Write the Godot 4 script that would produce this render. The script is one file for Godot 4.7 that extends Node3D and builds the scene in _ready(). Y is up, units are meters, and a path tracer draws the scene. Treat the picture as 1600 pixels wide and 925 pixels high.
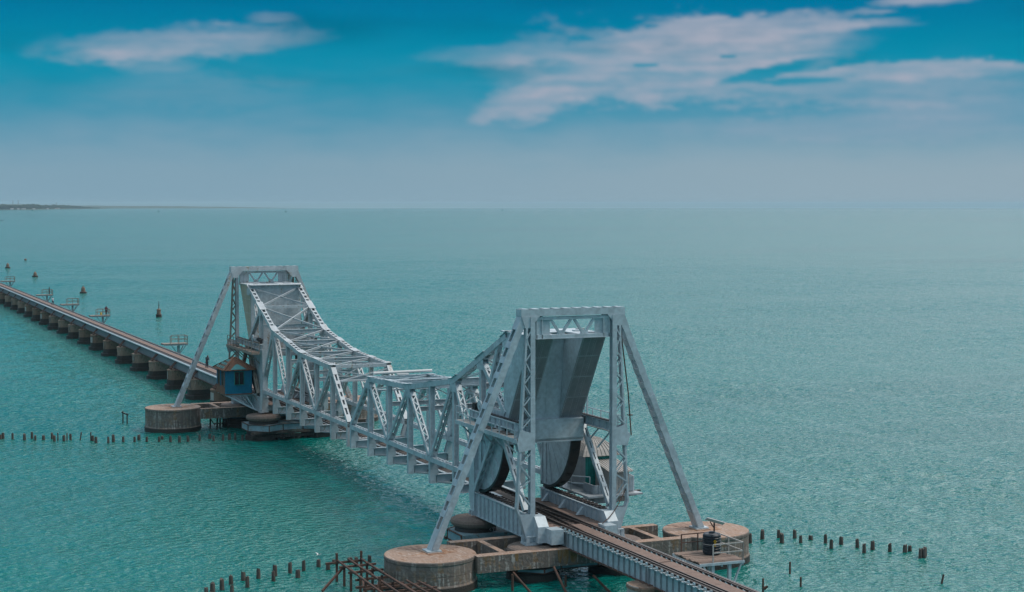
extends Node3D
# Railway lift bridge over a turquoise strait. World: x across the bridge, y up (sea level 0), the track runs along -z.
# P(x, y, t) is a point t metres along the track.

const EARTH := 6.371e6
const YAW := 23.124
const CAM := Vector3(-48.34, 25.14, 0.0)
const MID := 144.0

var rng := RandomNumberGenerator.new()
var M := {}
var used_names := {}


func P(x: float, y: float, t: float) -> Vector3:
	return Vector3(x, y, -t)


# ---------------------------------------------------------------- mesh builder
class Mb:
	var v := PackedVector3Array()
	var n := PackedVector3Array()
	var ix := PackedInt32Array()

	func quad(a: Vector3, b: Vector3, c: Vector3, d: Vector3, nr: Vector3) -> void:
		var k := v.size()
		v.append_array(PackedVector3Array([a, b, c, d]))
		n.append_array(PackedVector3Array([nr, nr, nr, nr]))
		if (b - a).cross(c - a).dot(nr) + (c - a).cross(d - a).dot(nr) > 0.0:
			ix.append_array(PackedInt32Array([k, k + 2, k + 1, k, k + 3, k + 2]))
		else:
			ix.append_array(PackedInt32Array([k, k + 1, k + 2, k, k + 2, k + 3]))

	func quad_s(p: Array, q: Array) -> void: # points with their own normals
		var k := v.size()
		for i in 4:
			v.append(p[i])
			n.append(q[i])
		var nr: Vector3 = q[0] + q[1] + q[2] + q[3]
		if ((p[1] - p[0]).cross(p[2] - p[0]) + (p[2] - p[0]).cross(p[3] - p[0])).dot(nr) > 0.0:
			ix.append_array(PackedInt32Array([k, k + 2, k + 1, k, k + 3, k + 2]))
		else:
			ix.append_array(PackedInt32Array([k, k + 1, k + 2, k, k + 2, k + 3]))

	func hexa(p: Array) -> void: # 0-3 one ring, 4-7 the other
		var c := Vector3.ZERO
		for q in p:
			c += q
		c /= 8.0
		for f in [[0, 1, 2, 3], [4, 5, 6, 7], [0, 1, 5, 4], [1, 2, 6, 5], [2, 3, 7, 6], [3, 0, 4, 7]]:
			var a: Vector3 = p[f[0]]
			var b: Vector3 = p[f[1]]
			var d: Vector3 = p[f[2]]
			var e: Vector3 = p[f[3]]
			var nr := (d - a).cross(e - b).normalized()
			if nr.dot((a + b + d + e) / 4.0 - c) < 0.0:
				nr = -nr
			quad(a, b, d, e, nr)

	func box(c: Vector3, s: Vector3) -> void:
		var h := s / 2.0
		hexa([c + Vector3(-h.x, -h.y, -h.z), c + Vector3(h.x, -h.y, -h.z), c + Vector3(h.x, -h.y, h.z), c + Vector3(-h.x, -h.y, h.z),
			c + Vector3(-h.x, h.y, -h.z), c + Vector3(h.x, h.y, -h.z), c + Vector3(h.x, h.y, h.z), c + Vector3(-h.x, h.y, h.z)])

	static func frame(a: Vector3, b: Vector3, up: Vector3) -> Array:
		var z := (b - a).normalized()
		var x := up.cross(z)
		if x.length() < 0.01:
			x = Vector3(0, 0, 1).cross(z)
			if x.length() < 0.01:
				x = Vector3(1, 0, 0).cross(z)
		x = x.normalized()
		return [x, z.cross(x).normalized(), z]

	func beam(a: Vector3, b: Vector3, w: float, h: float, up := Vector3.UP, w2 := -1.0, h2 := -1.0) -> void:
		var f := frame(a, b, up)
		var x: Vector3 = f[0]
		var y: Vector3 = f[1]
		if w2 < 0.0: w2 = w
		if h2 < 0.0: h2 = h
		hexa([a - x * w / 2 - y * h / 2, a + x * w / 2 - y * h / 2, a + x * w / 2 + y * h / 2, a - x * w / 2 + y * h / 2,
			b - x * w2 / 2 - y * h2 / 2, b + x * w2 / 2 - y * h2 / 2, b + x * w2 / 2 + y * h2 / 2, b - x * w2 / 2 + y * h2 / 2])

	func tube(a: Vector3, b: Vector3, r0: float, r1: float, seg := 8) -> void:
		var f := frame(a, b, Vector3(0.13, 0.31, 0.94))
		var x: Vector3 = f[0]
		var y: Vector3 = f[1]
		var z: Vector3 = f[2]
		for i in seg:
			var a0 := TAU * i / seg
			var a1 := TAU * (i + 1) / seg
			var d0 := x * cos(a0) + y * sin(a0)
			var d1 := x * cos(a1) + y * sin(a1)
			quad_s([a + d0 * r0, a + d1 * r0, b + d1 * r1, b + d0 * r1], [d0, d1, d1, d0])
			quad_s([a, a, a + d0 * r0, a + d1 * r0], [-z, -z, -z, -z])
			quad_s([b, b, b + d0 * r1, b + d1 * r1], [z, z, z, z])

	func lathe(o: Vector3, prof: Array, seg := 40, smooth := true, wob := 0.0, rg: RandomNumberGenerator = null) -> void:
		var k := []
		for i in seg:
			k.append(1.0 + (rg.randf_range(-wob, wob) if rg else 0.0))
		k.append(k[0])
		for j in prof.size() - 1:
			var r0: float = prof[j][0]
			var y0: float = prof[j][1]
			var r1: float = prof[j + 1][0]
			var y1: float = prof[j + 1][1]
			var nn := Vector2(y1 - y0, -(r1 - r0)).normalized()
			for i in seg:
				var d := []
				for m in 2:
					var an := TAU * (i + m) / seg
					d.append(Vector3(cos(an), 0, sin(an)))
				var n0: Vector3 = d[0] * nn.x + Vector3.UP * nn.y
				var n1: Vector3 = d[1] * nn.x + Vector3.UP * nn.y
				if not smooth:
					n0 = (n0 + n1).normalized()
					n1 = n0
				quad_s([o + d[0] * r0 * k[i] + Vector3.UP * y0, o + d[1] * r0 * k[i + 1] + Vector3.UP * y0, o + d[1] * r1 * k[i + 1] + Vector3.UP * y1, o + d[0] * r1 * k[i] + Vector3.UP * y1], [n0, n1, n1, n0])

	func prism(poly: Array, o: Vector3, ax: Vector3, ay: Vector3, ext: Vector3) -> void:
		var pts := PackedVector2Array()
		var c := Vector2.ZERO
		for q in poly:
			pts.append(Vector2(q[0], q[1]))
			c += Vector2(q[0], q[1]) / poly.size()
		var tri := Geometry2D.triangulate_polygon(pts)
		var en := ext.normalized()
		for s in 2:
			var nr := en if s else -en
			var sh := ext if s else Vector3.ZERO
			for i in range(0, tri.size(), 3):
				var a := o + ax * pts[tri[i]].x + ay * pts[tri[i]].y + sh
				var b := o + ax * pts[tri[i + 1]].x + ay * pts[tri[i + 1]].y + sh
				var d := o + ax * pts[tri[i + 2]].x + ay * pts[tri[i + 2]].y + sh
				quad(a, b, d, d, nr)
		var cw := Geometry2D.is_polygon_clockwise(pts)
		for i in pts.size():
			var p0 := pts[i]
			var p1 := pts[(i + 1) % pts.size()]
			var e := p1 - p0
			var n2 := Vector2(-e.y, e.x) if cw else Vector2(e.y, -e.x)
			var nr := (ax * n2.x + ay * n2.y).normalized()
			var a := o + ax * p0.x + ay * p0.y
			var b := o + ax * p1.x + ay * p1.y
			quad(a, b, b + ext, a + ext, nr)

	# two side plates joined by batten plates above and below (rectangular openings between)
	func battened(a: Vector3, b: Vector3, w: float, h: float, up: Vector3, pitch: float, blen: float, endp := 0.9, fl := 0.09) -> void:
		var f := frame(a, b, up)
		var x: Vector3 = f[0]
		var y: Vector3 = f[1]
		var z: Vector3 = f[2]
		var L := (b - a).length()
		var tk := 0.05
		for s in [-1.0, 1.0]:
			beam(a + x * s * (w / 2 - tk / 2), b + x * s * (w / 2 - tk / 2), tk, h, y)
			for u in [-1.0, 1.0]:
				beam(a + x * s * (w / 2 - tk - fl / 2) + y * u * (h / 2 - 0.015), b + x * s * (w / 2 - tk - fl / 2) + y * u * (h / 2 - 0.015), fl, 0.03, y)
		var cnt: int = max(1, int(round((L - 2 * endp) / pitch)))
		for u in [-1.0, 1.0]:
			var off: Vector3 = y * u * (h / 2 + 0.012)
			beam(a + off, a + z * endp + off, w, 0.024, y)
			beam(b - z * endp + off, b + off, w, 0.024, y)
			for i in range(1, cnt):
				var m := endp + (L - 2 * endp) * i / cnt
				beam(a + z * (m - blen / 2) + off, a + z * (m + blen / 2) + off, w, 0.024, y)

	# two channels joined by zigzag lacing bars above and below
	func laced(a: Vector3, b: Vector3, w: float, h: float, up: Vector3, pitch: float, endp := 0.5) -> void:
		var f := frame(a, b, up)
		var x: Vector3 = f[0]
		var y: Vector3 = f[1]
		var z: Vector3 = f[2]
		var L := (b - a).length()
		for s in [-1.0, 1.0]:
			beam(a + x * s * (w / 2 - 0.02), b + x * s * (w / 2 - 0.02), 0.04, h, y)
			for u in [-1.0, 1.0]:
				beam(a + x * s * (w / 2 - 0.07) + y * u * (h / 2 - 0.012), b + x * s * (w / 2 - 0.07) + y * u * (h / 2 - 0.012), 0.1, 0.024, y)
		var cnt: int = max(2, int(round((L - 2 * endp) / pitch)))
		for u in [-1.0, 1.0]:
			var off: Vector3 = y * u * (h / 2 + 0.01)
			beam(a + off, a + z * endp + off, w, 0.022, y)
			beam(b - z * endp + off, b + off, w, 0.022, y)
			for i in cnt:
				var m0 := endp + (L - 2 * endp) * i / cnt
				var m1 := endp + (L - 2 * endp) * (i + 1) / cnt
				var sg := 1.0 if i % 2 else -1.0
				beam(a + z * m0 + x * sg * (w / 2 - 0.05) + off, a + z * m1 - x * sg * (w / 2 - 0.05) + off, 0.075, 0.02, y)

	# zigzag of flat bars between two lines
	func zigzag(a0: Vector3, b0: Vector3, a1: Vector3, b1: Vector3, cnt: int, w: float, up: Vector3) -> void:
		for i in cnt:
			var u0 := float(i) / cnt
			var u1 := float(i + 1) / cnt
			if i % 2:
				beam(a1.lerp(b1, u0), a0.lerp(b0, u1), w, 0.03, up)
			else:
				beam(a0.lerp(b0, u0), a1.lerp(b1, u1), w, 0.03, up)

	func ibeam(a: Vector3, b: Vector3, fw: float, h: float, up := Vector3.UP) -> void:
		var f := frame(a, b, up)
		var y: Vector3 = f[1]
		beam(a, b, 0.03, h - 0.06, up)
		beam(a + y * (h / 2 - 0.015), b + y * (h / 2 - 0.015), fw, 0.03, up)
		beam(a - y * (h / 2 - 0.015), b - y * (h / 2 - 0.015), fw, 0.03, up)

	func rivet(c: Vector3, nr: Vector3, r: float) -> void:
		var x := nr.cross(Vector3(0.3, 0.8, 0.52)).normalized() * r
		var y := nr.cross(x)
		var tip := c + nr * r * 0.8
		for i in 4:
			var a0 := TAU * i / 4.0
			var a1 := TAU * (i + 1) / 4.0
			var p := c + x * cos(a0) + y * sin(a0)
			var q := c + x * cos(a1) + y * sin(a1)
			quad_s([p, q, tip, tip], [(p - c).normalized() + nr, (q - c).normalized() + nr, nr * 1.4, nr * 1.4])

	func rivets(a: Vector3, b: Vector3, nr: Vector3, pitch := 0.19, r := 0.028) -> void:
		var cnt := int((b - a).length() / pitch)
		for i in cnt + 1:
			rivet(a.lerp(b, float(i) / max(1, cnt)), nr, r)

	func mesh() -> ArrayMesh:
		var arr := []
		arr.resize(Mesh.ARRAY_MAX)
		for i in n.size():
			n[i] = n[i].normalized()
		arr[Mesh.ARRAY_VERTEX] = v
		arr[Mesh.ARRAY_NORMAL] = n
		arr[Mesh.ARRAY_INDEX] = ix
		var am := ArrayMesh.new()
		am.add_surface_from_arrays(Mesh.PRIMITIVE_TRIANGLES, arr)
		return am


# ---------------------------------------------------------------- object helpers
func numbered(nm: String) -> String:
	var k: int = used_names.get(nm, 0)
	used_names[nm] = k + 1
	return nm if k == 0 else "%s_%03d" % [nm, k]


func base_of(p: Node) -> Vector3:
	var s := Vector3.ZERO
	while p != self:
		s += p.position
		p = p.get_parent()
	return s


func put(nm: String, mesh: Mesh, m: Material, parent: Node) -> MeshInstance3D:
	var o := MeshInstance3D.new()
	o.name = numbered(nm) if parent == self else nm
	o.mesh = mesh
	o.material_override = m
	parent.add_child(o, true)
	if parent != self:
		o.position = -base_of(parent)
	return o


func obj(nm: String, mb: Mb, m: Material, parent: Node = self) -> MeshInstance3D:
	return put(nm, mb.mesh(), m, parent)


func tag(o: Node, label: String, category: String, group := "", kind := "") -> Node:
	if label: o.set_meta("label", label)
	if category: o.set_meta("category", category)
	if group: o.set_meta("group", group)
	if kind: o.set_meta("kind", kind)
	return o


func thing(nm: String, label: String, category: String, at := Vector3.ZERO, group := "") -> Node3D:
	var o := Node3D.new()
	o.name = numbered(nm)
	add_child(o)
	o.position = at
	tag(o, label, category, group)
	return o


func copy_of(src: Node3D, nm: String, at: Vector3, label: String) -> Node3D:
	var o: Node3D = src.duplicate()
	o.name = numbered(nm)
	add_child(o)
	o.position = at
	o.set_meta("label", label)
	return o


const TENS := ["", "", "twenty", "thirty", "forty"]
func ordinal(i: int) -> String:
	var w := ["first", "second", "third", "fourth", "fifth", "sixth", "seventh", "eighth", "ninth", "tenth", "eleventh", "twelfth", "thirteenth", "fourteenth", "fifteenth", "sixteenth", "seventeenth", "eighteenth", "nineteenth", "twentieth"]
	if i <= 20: return w[i - 1]
	if i == 30: return "thirtieth"
	if i == 40: return "fortieth"
	return TENS[i / 10] + "-" + w[i % 10 - 1]


# ---------------------------------------------------------------- materials
func noise(seed_: int, freq: float, oct := 4) -> FastNoiseLite:
	var f := FastNoiseLite.new()
	f.seed = seed_
	f.noise_type = FastNoiseLite.TYPE_SIMPLEX_SMOOTH
	f.frequency = freq
	f.fractal_type = FastNoiseLite.FRACTAL_FBM
	f.fractal_octaves = oct
	return f


# a tile of w x w grey or coloured values; noise looked up on a torus so that it repeats without a seam
func tile(w: int, f: Callable) -> ImageTexture:
	var d := PackedByteArray()
	d.resize(w * w * 3)
	var k := 0
	for j in w:
		for i in w:
			var c: Color = f.call(float(i) / w, float(j) / w)
			d[k] = int(clampf(c.r, 0, 1) * 255.0)
			d[k + 1] = int(clampf(c.g, 0, 1) * 255.0)
			d[k + 2] = int(clampf(c.b, 0, 1) * 255.0)
			k += 3
	return ImageTexture.create_from_image(Image.create_from_data(w, w, false, Image.FORMAT_RGB8, d))


# noise images (seamless) as plain float arrays, computed by the engine
func field(w: int, seed_: int, freq: float, oct: int) -> PackedByteArray:
	var im := noise(seed_, freq, oct).get_seamless_image(w, w, false, false, 0.2, true)
	im.convert(Image.FORMAT_L8)
	return im.get_data()


func mat(col: Color, rough: float, metal := 0.0, spec := 0.5) -> StandardMaterial3D:
	var m := StandardMaterial3D.new()
	m.albedo_color = col.linear_to_srgb()
	m.roughness = rough
	m.metallic = metal
	m.metallic_specular = spec
	return m


func worn(w: int, size: float, rough: float, metal: float, f: Callable, relief := 0.0, heights := PackedByteArray()) -> StandardMaterial3D:
	var m := mat(Color(1, 1, 1), rough, metal)
	m.albedo_texture = tile(w, f)
	m.uv1_triplanar = true
	m.uv1_world_triplanar = true
	m.uv1_scale = Vector3.ONE / size
	if relief > 0.0:
		m.heightmap_enabled = true
		m.heightmap_scale = relief
		m.heightmap_texture = ImageTexture.create_from_image(Image.create_from_data(w, w, false, Image.FORMAT_L8, heights))
	return m


func paint(base: Color, rust: Color, rust_at: float, streak: float, seed_: int, size: float, rough := 0.5, metal := 0.12) -> StandardMaterial3D:
	var w := 256
	var a := field(w, seed_, 0.02, 4)
	var b := field(w, seed_ + 7, 0.09, 3)
	return worn(w, size, rough, metal, func(u: float, v: float) -> Color:
		var i := int(u * w) % w
		var j := int(v * w) % w
		var s := a[((j / 6) % w) * w + i] / 255.0 # stretched along v: runs
		var g := a[j * w + i] / 255.0
		var h := b[j * w + i] / 255.0
		var t := 0.78 + 0.32 * g + 0.34 * (h - 0.5) + 1.1 * streak * (s - 0.5)
		var c := Color(base.r * t, base.g * t, base.b * t)
		var r := smoothstep(rust_at, rust_at + 0.16, 0.4 * h + 0.6 * s) * 0.8
		return c.lerp(rust, r).linear_to_srgb())


func build_materials() -> void:
	M.steel = paint(Color(0.46, 0.54, 0.585), Color(0.23, 0.17, 0.13), 0.80, 0.14, 11, 9.0)
	M.steel_old = paint(Color(0.49, 0.53, 0.555), Color(0.26, 0.18, 0.10), 0.63, 0.28, 23, 7.0)
	M.steel_dull = paint(Color(0.36, 0.40, 0.43), Color(0.20, 0.13, 0.09), 0.72, 0.22, 31, 6.0)
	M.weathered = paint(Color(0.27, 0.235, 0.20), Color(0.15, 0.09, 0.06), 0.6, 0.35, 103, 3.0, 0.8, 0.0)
	M.beige = paint(Color(0.42, 0.385, 0.30), Color(0.30, 0.26, 0.20), 0.6, 0.4, 107, 4.0, 0.8, 0.0)
	M.stain = paint(Color(0.30, 0.155, 0.085), Color(0.42, 0.28, 0.20), 0.45, 0.3, 109, 1.6, 0.95, 0.0)
	M.stain_dark = paint(Color(0.25, 0.165, 0.125), Color(0.38, 0.26, 0.20), 0.45, 0.3, 113, 1.4, 0.95, 0.0)
	M.ochre = paint(Color(0.235, 0.135, 0.055), Color(0.20, 0.155, 0.12), 0.5, 0.4, 127, 1.5, 0.95, 0.0)
	M.lobe_grey = paint(Color(0.24, 0.25, 0.265), Color(0.16, 0.14, 0.13), 0.8, 0.05, 37, 14.0, 0.55, 0.2)  # darker grey for the near counterweight's lobe plates
	M.dark = mat(Color(0.012, 0.014, 0.016), 0.55)
	M.rail = paint(Color(0.045, 0.035, 0.032), Color(0.09, 0.05, 0.03), 0.6, 0.2, 41, 3.0, 0.6, 0.2)
	M.railtop = mat(Color(0.17, 0.135, 0.12), 0.45, 0.2)
	M.rust = paint(Color(0.125, 0.064, 0.045), Color(0.045, 0.03, 0.028), 0.5, 0.4, 47, 2.0, 0.85, 0.0)
	M.timber = paint(Color(0.095, 0.076, 0.066), Color(0.17, 0.155, 0.145), 0.6, 0.4, 53, 1.5, 0.9, 0.0)
	M.plank = paint(Color(0.29, 0.205, 0.165), Color(0.12, 0.08, 0.06), 0.6, 0.3, 59, 1.6, 0.9, 0.0)
	M.deck = paint(Color(0.235, 0.158, 0.128), Color(0.12, 0.08, 0.065), 0.55, 0.2, 61, 5.0, 0.9, 0.0)
	M.teal = paint(Color(0.0, 0.19, 0.31), Color(0.08, 0.06, 0.05), 0.78, 0.25, 67, 3.5, 0.8, 0.0)
	M.green = paint(Color(0.01, 0.24, 0.21), Color(0.05, 0.12, 0.10), 0.66, 0.3, 71, 3.0, 0.6, 0.0)
	M.sheet = paint(Color(0.42, 0.395, 0.37), Color(0.22, 0.15, 0.11), 0.72, 0.25, 73, 3.0, 0.7, 0.0)
	M.roof_rust = paint(Color(0.21, 0.105, 0.065), Color(0.10, 0.05, 0.035), 0.55, 0.3, 79, 2.0, 0.85, 0.0)
	M.roof_teal = paint(Color(0.10, 0.33, 0.33), Color(0.18, 0.10, 0.06), 0.6, 0.3, 83, 2.0, 0.7, 0.0)
	M.caisson = paint(Color(0.27, 0.40, 0.45), Color(0.20, 0.13, 0.08), 0.58, 0.3, 89, 5.0)
	M.tank = mat(Color(0.008, 0.014, 0.022), 0.35)
	M.yellow = mat(Color(0.6, 0.36, 0.01), 0.5)
	M.white = mat(Color(0.62, 0.62, 0.62), 0.6)
	M.glass_dark = mat(Color(0.01, 0.012, 0.015), 0.12)
	M.black = mat(Color(0.02, 0.02, 0.022), 0.8)
	# concrete: blotches, runs down the face, ochre stains
	var w := 512
	var a := field(w, 5, 0.012, 4)
	var b := field(w, 6, 0.05, 4)
	var s := field(w, 8, 0.045, 2)
	var conc := func(base: Color, light: Color, stain: Color, k: float) -> Callable:
		return func(u: float, v: float) -> Color:
			var i := int(u * w) % w
			var j := int(v * w) % w
			var g := a[j * w + i] / 255.0
			var h := b[j * w + i] / 255.0
			var run := s[((j / 9) % w) * w + i] / 255.0
			var t := 0.7 + 0.35 * g + 0.25 * (h - 0.5)
			var c := Color(base.r * t, base.g * t, base.b * t)
			c = c.lerp(light, smoothstep(0.54, 0.74, run * 0.7 + h * 0.3) * k)
			c = c.lerp(stain, smoothstep(0.56, 0.74, run * 0.45 + g * 0.55) * 0.75)
			return c.linear_to_srgb()
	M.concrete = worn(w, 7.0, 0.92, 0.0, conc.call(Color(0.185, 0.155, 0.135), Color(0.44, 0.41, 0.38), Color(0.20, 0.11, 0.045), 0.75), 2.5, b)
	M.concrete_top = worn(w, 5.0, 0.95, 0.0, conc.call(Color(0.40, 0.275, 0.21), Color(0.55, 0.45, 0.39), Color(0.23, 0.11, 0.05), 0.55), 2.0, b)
	M.pedestal = worn(w, 4.0, 0.9, 0.0, conc.call(Color(0.20, 0.15, 0.125), Color(0.32, 0.26, 0.23), Color(0.09, 0.065, 0.05), 0.5), 2.5, b)
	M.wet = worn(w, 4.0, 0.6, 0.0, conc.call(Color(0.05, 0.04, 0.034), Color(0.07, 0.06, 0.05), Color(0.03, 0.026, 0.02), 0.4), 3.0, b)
	M.masonry = worn(w, 5.0, 0.95, 0.0, conc.call(Color(0.25, 0.165, 0.12), Color(0.40, 0.31, 0.25), Color(0.05, 0.04, 0.035), 0.5), 3.0, b)
	M.masonry_pale = worn(w, 4.0, 0.95, 0.0, conc.call(Color(0.33, 0.235, 0.18), Color(0.46, 0.38, 0.33), Color(0.1, 0.07, 0.05), 0.6), 3.0, a)
	# sea
	var m := mat(Color(0.0, 0.175, 0.148), 0.08, 0.0, 0.35)
	var wim := noise(91, 0.020, 5).get_seamless_image(1024, 1024, false, false, 0.15, true)
	wim.convert(Image.FORMAT_RGBA8)
	wim.bump_map_to_normal_map(14.0)
	m.normal_enabled = true
	m.normal_texture = ImageTexture.create_from_image(wim)
	m.normal_scale = 1.0
	m.uv1_triplanar = true
	m.uv1_world_triplanar = true
	m.uv1_scale = Vector3(1.0 / 23.0, 1.0 / 23.0, 1.0 / 19.0)
	m.vertex_color_use_as_albedo = true
	M.sea = m


# ---------------------------------------------------------------- camera, sky, sun
func setup_view() -> void:
	var cam := Camera3D.new()
	cam.name = "camera"
	cam.position = CAM
	cam.fov = rad_to_deg(2.0 * atan(462.5 / 2600.0))
	cam.near = 1.0
	cam.far = 60000.0
	cam.rotation = Vector3(-atan((462.5 - 317.9) / 2600.0), -deg_to_rad(YAW), 0)
	cam.current = true
	add_child(cam)
	var sun := DirectionalLight3D.new()
	sun.name = "sun"
	sun.light_energy = 0.6
	sun.light_color = Color(1.0, 0.95, 0.9)
	sun.light_angular_distance = 14.0
	sun.shadow_enabled = true
	add_child(sun)
	sun.look_at_from_position(Vector3.ZERO, -sun_dir())
	var we := WorldEnvironment.new()
	we.name = "environment"
	var e := Environment.new()
	e.tonemap_mode = Environment.TONE_MAPPER_LINEAR
	e.tonemap_exposure = 1.0
	e.background_mode = Environment.BG_SKY
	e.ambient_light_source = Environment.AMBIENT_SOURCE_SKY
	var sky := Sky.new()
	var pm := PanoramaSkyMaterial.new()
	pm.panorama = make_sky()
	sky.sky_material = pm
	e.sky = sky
	e.fog_enabled = true
	e.fog_density = 0.00005
	e.fog_light_color = Color(0.78, 0.91, 0.96)
	e.sdfgi_enabled = true
	e.ssao_enabled = true
	e.ssil_enabled = true
	we.environment = e
	add_child(we)


func sun_dir() -> Vector3: # towards the sun: high behind thin cloud, on the right
	return Vector3(0.50, 0.80, 0.20).normalized()


var sky_a: FastNoiseLite
var sky_b: FastNoiseLite
var sky_c: FastNoiseLite
# each cloud: azimuth and elevation of its middle, half sizes, lean, strength, softness of its lower and upper edge (degrees)
var clouds := [
	[12.03, 5.3, 4.08, 0.551, 0.05, 0.62, 0.7],
	[9.4, 4.91, 1.43, 0.242, 0.1, 0.6, 0.5],
	[11.18, 4.54, 1.32, 0.264, 0, 0.3, 0.9],
	[12.24, 3.8, 3.31, 0.529, 0, 0.16, 0.9],
	[14.92, 6.23, 0.79, 0.154, 0, 0.4, 0.6],
	[29.05, 5.29, 5.18, 0.97, 0.04, 0.75, 0.6],
	[30.36, 5.77, 4.19, 0.529, 0.03, 0.85, 0.35],
	[33.8, 5.91, 2.42, 0.198, 0.05, 0.75, 0.4],
	[24.12, 3.63, 2.31, 0.617, 0.25, 0.7, 0.5],
	[22.57, 3.04, 0.93, 0.242, 0.1, 0.5, 0.5],
	[23.12, 5.01, 2.97, 0.375, 0, 0.35, 0.9],
	[27.52, 4.3, 4.41, 0.837, 0, 0.6, 0.8],
	[31.44, 4.72, 2.31, 0.154, 0.12, 0.75, 0.35],
	[36.95, 4.42, 4.3, 0.286, 0.02, 0.85, 0.35],
	[34.65, 3.84, 6.61, 0.617, 0, 0.5, 0.8],
	[37.78, 3.19, 3.75, 0.441, 0, 0.42, 0.9],
	[36.95, 6.69, 1.54, 0.176, 0, 0.85, 0.35],
	[35.17, 6.37, 0.79, 0.088, 0, 0.7, 0.4],
	[32.73, 6.38, 0.44, 0.11, 0, 0.4, 0.5],
	[34.86, 2.54, 5.73, 0.441, 0, 0.32, 0.95],
]
# clear gaps in the bank
var gaps := [[31.87, 4.48, 1.72, 0.242, 0.24], [32.84, 4.1, 1.59, 0.132, 0], [27.63, 4.69, 0.48, 0.066, 0], [30.47, 4.99, 0.31, 0.044, 0]]


func sky_at(az: float, el: float, fine: bool) -> Color: # degrees; linear radiance
	var q := (Vector3(sin(deg_to_rad(az)) * cos(deg_to_rad(el)), sin(deg_to_rad(el)), -cos(deg_to_rad(az)) * cos(deg_to_rad(el))))
	var e := maxf(el, 0.0)
	var qs := Vector3(q.x * 230.0, q.y * 800.0, q.z * 230.0)
	var wx := sky_a.get_noise_3dv(qs)
	var wy := sky_a.get_noise_3dv(qs + Vector3(31, 7, 3))
	var fr := sky_b.get_noise_3dv(Vector3(q.x * 480.0, q.y * 1900.0, q.z * 480.0))
	var ff := sky_b.get_noise_3dv(Vector3(q.x * 1300.0, q.y * 4200.0, q.z * 1300.0))
	# clear air: pale haze near the horizon, deep teal blue above, paler again overhead
	var eh := maxf(0.0, e + 0.45 * wy + 0.25 * fr + 0.35 * sky_a.get_noise_3dv(q * 130.0))
	var haze := exp(-pow(eh / 3.35, 3.6))
	var c := Color(0.0, 0.262, 0.405).lerp(Color(0.0, 0.168, 0.335), smoothstep(4.4, 7.3, e))
	c = c.darkened(clampf(0.30 * sky_a.get_noise_3dv(Vector3(q.x * 90.0 + 5.0, q.y * 520.0, q.z * 90.0)) * smoothstep(3.0, 5.0, e) * smoothstep(16.0, 9.0, e), 0.0, 0.2))
	c = c.lerp(Color(0.10, 0.26, 0.40), smoothstep(12.0, 40.0, e))
	var right := smoothstep(8.0, 40.0, az) * (1.0 - smoothstep(70.0, 150.0, az))
	var low := Color(0.215, 0.355, 0.452).lerp(Color(0.285, 0.395, 0.468), right)
	c = c.lerp(low.lerp(Color(0.16, 0.325, 0.45), smoothstep(1.0, 3.6, e)), haze)
	# cloud cover
	var d := 0.0
	for k in clouds:
		var dx: float = (az - k[0]) / k[2]
		if absf(dx) > 1.5: continue
		var dy: float = (el - k[1] - k[4] * (az - k[0])) / k[3]
		if absf(dy) > 3.0: continue
		dx += wx * 0.3 + fr * 0.14 + ff * 0.06
		dy += wy * 0.5 + fr * 0.5 + ff * 0.38
		var r := dx * dx + dy * dy
		# the lower side thins out, the upper edge stays firmer
		var soft: float = minf(0.99, k[6] * (2.4 if dy < 0.0 else 1.5))
		d = 1.0 - (1.0 - d) * (1.0 - k[5] * (1.0 - smoothstep(1.0 - soft, 1.0 + soft * 0.8, r)))
	for k in gaps:
		var dx: float = (az - k[0]) / k[2] + wx * 0.35
		var dy: float = (el - k[1] - k[4] * (az - k[0])) / k[3] + wy * 0.7 + fr * 0.7
		d *= 0.06 + 0.94 * smoothstep(0.45, 1.3, dx * dx + dy * dy)
	# scattered cloud over the rest of the sky, thicker overhead; cover behind the view added to brighten near faces
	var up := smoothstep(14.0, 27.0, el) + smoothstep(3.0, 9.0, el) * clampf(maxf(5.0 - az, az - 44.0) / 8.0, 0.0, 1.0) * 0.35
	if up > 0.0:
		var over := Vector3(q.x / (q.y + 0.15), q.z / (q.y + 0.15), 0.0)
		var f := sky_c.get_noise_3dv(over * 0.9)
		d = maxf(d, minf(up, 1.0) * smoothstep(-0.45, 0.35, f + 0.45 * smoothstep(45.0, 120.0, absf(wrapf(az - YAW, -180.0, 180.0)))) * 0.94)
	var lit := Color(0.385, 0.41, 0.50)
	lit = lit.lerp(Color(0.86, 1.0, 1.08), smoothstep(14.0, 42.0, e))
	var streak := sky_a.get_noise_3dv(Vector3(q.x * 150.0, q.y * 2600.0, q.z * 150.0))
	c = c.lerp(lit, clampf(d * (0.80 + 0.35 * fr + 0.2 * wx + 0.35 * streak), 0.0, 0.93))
	# bright sky patch added apart from the sun, for sheen on the right-hand water
	var glow_angle := acos(clampf(q.dot(Vector3(0.70, 0.42, -0.56).normalized()), -1.0, 1.0))
	c += Color(2.7, 2.45, 2.4) * exp(-pow(glow_angle / 0.46, 2.0)) * smoothstep(8.0, 19.0, el)
	if el < 0.0:
		c = Color(0.215, 0.325, 0.40)
	return c


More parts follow.
